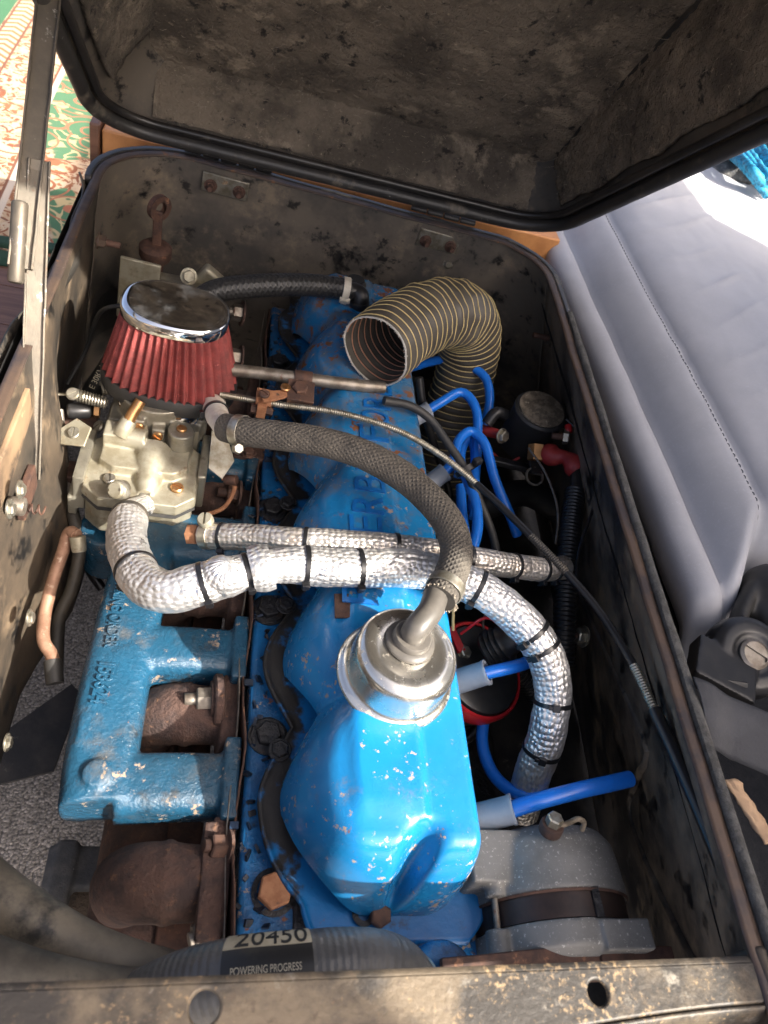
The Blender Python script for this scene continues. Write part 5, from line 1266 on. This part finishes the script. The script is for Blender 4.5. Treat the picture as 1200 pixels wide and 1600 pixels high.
# ------------------------------------------------------------------ odds on the left side
b = B().tube([P(120, 836, -.16), P(108, 832, -.165), P(98, 862, -.18), P(82, 910, -.20), P(70, 960, -.215), P(68, 1000, -.22), P(80, 1022, -.225), P(84, 1042, -.23)], .0066, 18, 8); t = thing('copper_breather_pipe', 'bent coppery rusty pipe hanging down by the left wall', 'pipe', b.path[0]); obj('pipe', b, 'copper_dull', t)
b = B().tube([P(82, 1032, -.228), P(84, 1050, -.232), P(86, 1068, -.236)], .0088, 16, 6); obj('rubber_end', b, 'rubber', t)
b = B().cyl(P(121, 838, -.160), P(124, 862, -.172), .0085, .0075, seg=16, bev=.001); obj('open_end', b, 'pot_metal_pale', t)
b = B().tube([P(104, 770, -.21), P(116, 810, -.22), P(124, 860, -.24), P(112, 920, -.27), P(94, 960, -.29), P(90, 1000, -.31), P(88, 1060, -.33)], .0075, 12, 8); tag(obj('linkage_rod', b, 'rubber_dusty'), 'dark rod running down behind the coppery pipe', 'rod')
b = B().tube([P(132, 850, -.30), P(140, 890, -.30), P(160, 920, -.31)], .006, 10, 6); tag(obj('brake_pipe', b, 'rubber_shiny'), 'thin black pipe between coppery pipe and blue manifold', 'pipe')
# lifting eye and oil filler pipe by the rear wall
le = thing('filler_tube', 'rusty tube with round cap rising by the rear wall behind the air filter', 'tube', PY(240, 470, 1.0))
q0 = PY(243, 392, 1.0); q1 = PY(236, 470, 1.0)
b = B().cyl(q1 + V((0, 0, -.06)), q0, .0125, seg=20, bev=.001); obj('tube', b, 'rust_brown', le); b = B().lathe([(.0215, -.010), (.023, -.006), (.023, .006), (.018, .010), (.010, .011)], q0, (0, -.05, 1), 30); obj('cap', b, 'rust_brown', le)
q2 = PY(249, 325, 1.0); b = B().box(q0.lerp(q2, .45) + V((0, 0, .004)), (.013, .006, .055)); obj('stem', b, 'rust_brown', le, bevel=.002); b = B().lathe([(.009, -.004), (.018, -.004), (.018, .004), (.009, .004)], q2, (.75, -.7, 0), 28, cap0=False, cap1=False); obj('ring_handle', b, 'rust_brown', le)
t = thing('mounting_plate', 'pale alloy plate with bolt behind the air filter', 'plate', PY(215, 450, .95)); b = B().box(PY(216, 455, .96), (.055, .006, .10), Matrix.Rotation(.05, 3, 'Y')); b.box(PY(282, 445, .97), (.07, .03, .012)); obj('plate', b, 'pot_metal_pale', t, bevel=.002); inst('bolt', bolt_mesh('pot_metal_pale', .009, .010, .012), t, align(PY(295, 432, .95), (.1, -.8, .5)))
b = B().box(PY(330, 440, .985), (.045, .02, .035), Matrix.Rotation(.6, 3, 'Y')); t = tag(obj('torn_sealing', b, 'pot_metal_pale', bevel=.006), 'torn pale patch on the rear wall behind the black hose', 'patch')
b = B().tube([P(195, 477, -.05), P(165, 482, -.06), P(150, 500, -.09), P(135, 545, -.14), P(105, 600, -.18)], .0028, 8, 8); tag(obj('choke_cable', b, 'rubber'), 'thin black cable looping down from behind the air filter', 'cable')
b = B().tube([P(180, 560, -.13), P(160, 590, -.15), P(146, 612, -.17), P(140, 640, -.20)], .0135, 18, 8); fh = thing('fuel_hose', 'black fuel hose with pale printed marking beside the air filter', 'hose', P(160, 590, -.15)); obj('hose', b, 'rubber_shiny', fh)
tb = text_mesh('E 30R7 No', .010, .0002); ax = (P(143, 605, -.155) - P(164, 562, -.118)).normalized() * -1; p0 = (P(143, 605, -.155) + P(164, 562, -.118)) / 2; vw = (CAM - p0).normalized(); sd = ax.cross(vw).normalized() * -1
tb.v = [p0 + ax * v.x - sd * v.y + vw * (.0105 - (v.y * v.y) * 30 + v.z) for v in tb.v]; obj('marking', tb, 'ink_pale', fh)
# things below: chassis rail, splash plate, rubber mounted bracket
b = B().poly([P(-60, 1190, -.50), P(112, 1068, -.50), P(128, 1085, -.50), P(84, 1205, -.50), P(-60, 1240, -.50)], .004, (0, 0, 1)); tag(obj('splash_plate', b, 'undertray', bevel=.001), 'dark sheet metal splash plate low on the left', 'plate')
t = thing('engine_mount', 'black rubber and steel engine mount bracket low on the left', 'engine mount', P(140, 1360, -.45))
b = B().box(P(145, 1358, -.44), (.10, .045, .02)); b.box(P(98, 1372, -.44), (.022, .075, .03)); obj('bracket', b, 'frame_rubber', t, cast=(.003, 3))
b = B().box(P(196, 1420, -.42), (.010, .19, .10)); obj('side_plate', b, 'undertray', t, bevel=.002)
mat('gravel_dirt', (.14, .10, .065), .95, 0, ((.06, .045, .033), 40, .4, .6), (), (90, 1.0, .01))
b = B().box(P(150, 1418, -.47), (.085, .06, .02)); b.v = [v + V((0, 0, .012)) * fbm(v, 60) for v in b.v]; obj('dirt_cake', b, 'gravel_dirt', t, cast=(.003, 2))
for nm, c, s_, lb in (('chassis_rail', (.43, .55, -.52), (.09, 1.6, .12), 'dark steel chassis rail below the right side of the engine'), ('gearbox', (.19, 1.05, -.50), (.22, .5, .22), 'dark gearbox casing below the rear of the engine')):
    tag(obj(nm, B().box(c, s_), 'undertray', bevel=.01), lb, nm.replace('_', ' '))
b = B().box((.335, .56, -.36), (.13, .50, .05)); b.cyl((.32, .42, -.40), (.32, .42, -.24), .04, seg=24); b.cyl((.31, .64, -.40), (.31, .64, -.27), .05, seg=24); b.box((.30, .30, -.32), (.08, .10, .10)); tag(obj('oil_filter_housing', b, 'black_gunk', cast=(.004, 3)), 'oily black castings in the shadow right of the engine', 'casting')
b = B().tube([P(690, 800, -.30), P(760, 790, -.27), P(820, 770, -.26), P(880, 800, -.28)], .022, 18, 8); tag(obj('lower_heater_hose', b, 'rubber'), 'black rubber hose deep in shadow below the solenoid', 'hose')

# ================================================================== seat side
seat = thing('seat_cushion', 'blue grey fabric seat cushion with stitched seams right of the engine box', 'seat', (.75, .75, -.2))
SP = [(.62, -.20), (.575, -.12), (.535, -.07), (.514, -.040), (.512, -.020), (.522, -.006), (.534, -.002), (.5420, -.0060), (.5450, -.0065), (.551, .006), (.562, .024), (.576, .038), (.590, .0445), (.5985, .0415), (.6015, .0415), (.607, .052), (.620, .062), (.65, .071), (.70, .074), (.78, .076), (.90, .074), (1.05, .068), (1.30, .05)]
SPC, _ = resample(catmull([V((a_, c_, 0)) for a_, c_ in SP], 12), 400)
# keep mesh density on the pleats: arc length along the first 0.3 m only is finely cut
def seat_fn(u, v):
    k = (u ** 1.6) * 400; i = min(399, int(k)); q_ = SPC[i].lerp(SPC[i + 1], k - i); x = q_.x; z = q_.y
    y = .362 + 1.72 * v
    dx = (y - .4) * .012
    # rounded front end: sink and pull in
    e = max(0.0, 1 - (y - .360 - .10 * sst(.535, .60, x)) / .060); rr = 1 - math.sqrt(max(0.0, 1 - e * e)); x += .045 * rr * (1 - sst(.5, .75, x)); z -= .20 * rr * (1 if z > -.1 else .4)
    # cloth creases fanning off the inner seam
    q = y * 11.5 - (x - .6) * 6.0 + .8 * noise.noise(V((x * 5, y * 3, 0)))
    ridge = (1 - abs(2 * (q % 1.0) - 1)) ** 9 * (.65 + .5 * noise.noise(V((math.floor(q) * 1.7, 0, 0))))
    z += .0075 * ridge * (.5 + noise.noise(V((x * 9, y * 7, 3)))) * sst(.612, .65, x) * (1 - sst(.74, .92, x)) * sst(.40, .6, y)
    q2 = y * 26 + 3 * noise.noise(V((y * 4, 0, 0))); z += .0009 * math.sin(q2 * 3) * math.exp(-((x - .603) / .010) ** 2)
    z += .0035 * fbm((x, y, 0), 3.5, 2) + .0010 * fbm((x * 3, y, 0), 14, 2)
    return V((x + dx + .0012 * fbm((y * 2, 0, 1), 4, 2), y, z))
obj('cushion', B().grid(seat_fn, 1, 300, [i / 184 for i in range(185)]), 'seat_fabric', seat, 80)
mat('thread', (.10, .105, .12), .8)
US_ = min(range(401), key=lambda i: abs(SPC[i].x - .597) + (1 if SPC[i].y < .02 else 0)); US_ = (US_ / 400) ** (1 / 1.6)
b = B()
for i in range(150):
    y = .47 + 1.3 * i / 150
    a = seat_fn(US_, (y - .362) / 1.72); c = seat_fn(US_, (y + .005 - .362) / 1.72); b.tube([a + V((-.002, 0, .0012)), a.lerp(c, .5) + V((-.002, 0, .0022)), c + V((-.002, 0, .0012))], .0006, 5, 2)
o = obj('stitching', b, 'thread', seat); o['kind'] = 'stuff'
# soft creases pulled across the top panel
b = B()
# coiled blue cord and grey fleece on the seat
rp_ = thing('blue_cord_bundle', 'bundle of bright turquoise braided cord lying on the seat', 'cord', P(1190, 250, .10))
for k in range(11):
    a = P(1132 + 9 * k, 232 - 4 * k, .10 + .006 * (k % 3)); c = P(1165 + 10 * k, 262 + 3 * (k % 4), .115 + .006 * (k % 2)); e = P(1200 + 9 * k, 306 - 3 * k, .085)
    b = B().tube([a, c, e], .0085, 12, 8, 40, lambda l, a_: 1 + .10 * math.sin(a_ * 2 + l * 500)); obj('cord', b, 'rope_blue', rp_)
t = thing('grey_fleece', 'scrap of grey fluffy fleece beside the turquoise cord', 'fleece', P(1140, 255, .08))
b = B().sph(P(1138, 256, .075), .06, 30, 20, (1.0, 1.4, .4)).sph(P(1172, 274, .075), .05, 30, 20, (1.1, 1.0, .45)).sph(P(1215, 222, .12), .10, 30, 20, (.8, 1.5, .5)); b.v = [v + V((.02, .02, .02)) * fbm(v, 24, 3) for v in b.v]; obj('fleece', b, 'fuzz_grey', t, 80)

# ------------------------------------------------------------------ seat belt anchor
sb = thing('seat_belt_anchor', 'black plastic seat belt anchor with slotted bolt and webbing at right', 'seat belt', P(1150, 1040, -.03))
an = P(1174, 1024, .0)
b = B().lathe([(.040, -.022), (.041, -.012), (.039, .0), (.032, .005), (.022, .006), (.020, .003)], an, (-.15, -.35, 1), 36, sx=1.0); b.box(an + V((-.035, -.016, -.010)), (.06, .05, .022), Matrix.Rotation(-.5, 3, 'Z')); obj('anchor_cover', b, 'plastic_black', sb, cast=(.002, 4))
inst('slotted_bolt', screw_mesh('dirty_steel', .0150, .005), sb, align(an + V((-.15, -.35, 1)).normalized() * .003, (-.15, -.35, 1), 1.0))
b = B().tube([P(1158, 1080, -.01), P(1110, 1070, -.015), P(1088, 1045, -.02), P(1100, 1015, -.02), P(1140, 990, -.01), P(1165, 975, .0)], .0055, 12, 8, flat=2.6); obj('belt_loop', b, 'rubber', sb)
w0 = [(1082, 1058), (1150, 1092), (1500, 1250)]; w1 = [(1102, 1168), (1150, 1188), (1500, 1352)]
def web(u, v):
    k = u * 2; i = min(1, int(k)); f = k - i; a = P(w0[i][0] + (w0[i + 1][0] - w0[i][0]) * f, w0[i][1] + (w0[i + 1][1] - w0[i][1]) * f, .012); c = P(w1[i][0] + (w1[i + 1][0] - w1[i][0]) * f, w1[i][1] + (w1[i + 1][1] - w1[i][1]) * f, -.012)
    return a.lerp(c, v) + V((0, 0, .006)) * math.sin(v * PI) + V((0, 0, .002)) * math.sin(u * 11)
obj('webbing', B().grid(web, 60, 12), 'belt_web', sb, solid=.0018)
b = B().tube([P(1215, 900, .0), P(1180, 915, -.002), P(1160, 950, -.006), P(1148, 985, -.012), P(1138, 1010, -.016)], .0085, 16, 8, flat=1.6); b.sph(P(1222, 950, -.01), .048, 24, 16, (1.0, 1.1, .8)); obj('buckle_stalk', b, 'rubber', sb, cast=(.003, 4))
# black carpeted side panel below
def pan(u, v):
    x = .432 + .6 * u; y = -.25 + 1.9 * v; return V((x + .06 * max(0, y) * (1 - u), y, -.055 - .06 * sst(.0, .2, u) + .003 * fbm((x, y, 0), 20, 3)))
o = obj('side_carpet', B().grid(pan, 24, 90), 'carpet_black'); o['kind'] = 'structure'
b = B()
q = P(1158, 1268, .004)
def tear(u, v): return q + V((-.006 + (.013 + .003 * noise.noise(V((v * 9, 0, 0)))) * u + .016 * v, .050 * (.5 - v), .003 * math.sin(u * 3) + .0015 * fbm((u * 3, v * 3, 0), 2)))
tag(obj('torn_card', B().grid(tear, 8, 16), 'kraft', solid=.0015), 'scrap of torn brown card stuck beside the right rim', 'card')

# dark undertrays and inner wing below the right side
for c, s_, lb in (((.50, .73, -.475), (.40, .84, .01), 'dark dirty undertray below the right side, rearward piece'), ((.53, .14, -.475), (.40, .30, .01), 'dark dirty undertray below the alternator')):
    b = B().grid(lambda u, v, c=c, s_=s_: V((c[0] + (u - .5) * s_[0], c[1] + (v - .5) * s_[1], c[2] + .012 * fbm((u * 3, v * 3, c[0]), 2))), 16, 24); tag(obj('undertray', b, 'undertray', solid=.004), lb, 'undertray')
# panel added to the right of the seat, out of view, openings shaped for the sunlight: it shades the seat and the rear of the engine
vd = thing('sun_blocker', 'unseen pale panel with openings, added right of the seat to shape the sunlight', 'light blocker', (1.32, .3, -.35))
b = B()
for y0, y1, z0, z1 in ((-.33, .82, -.35, 1.30), (.82, 1.70, .60, 1.30), (-.78, -.33, -.35, .88), (-1.10, -.78, -.35, 1.50)):
    b.box((1.325, (y0 + y1) / 2, (z0 + z1) / 2), (.05, y1 - y0, z1 - z0))
obj('blocker_panel', b, 'blocker_skin', vd)
b = B().cyl((1.345, 1.02, .350), (1.345, 1.41, .50), .008, seg=12); obj('shadow_bar', b, 'plastic_black', vd)  # thin bar added to throw a dark stripe across the seat
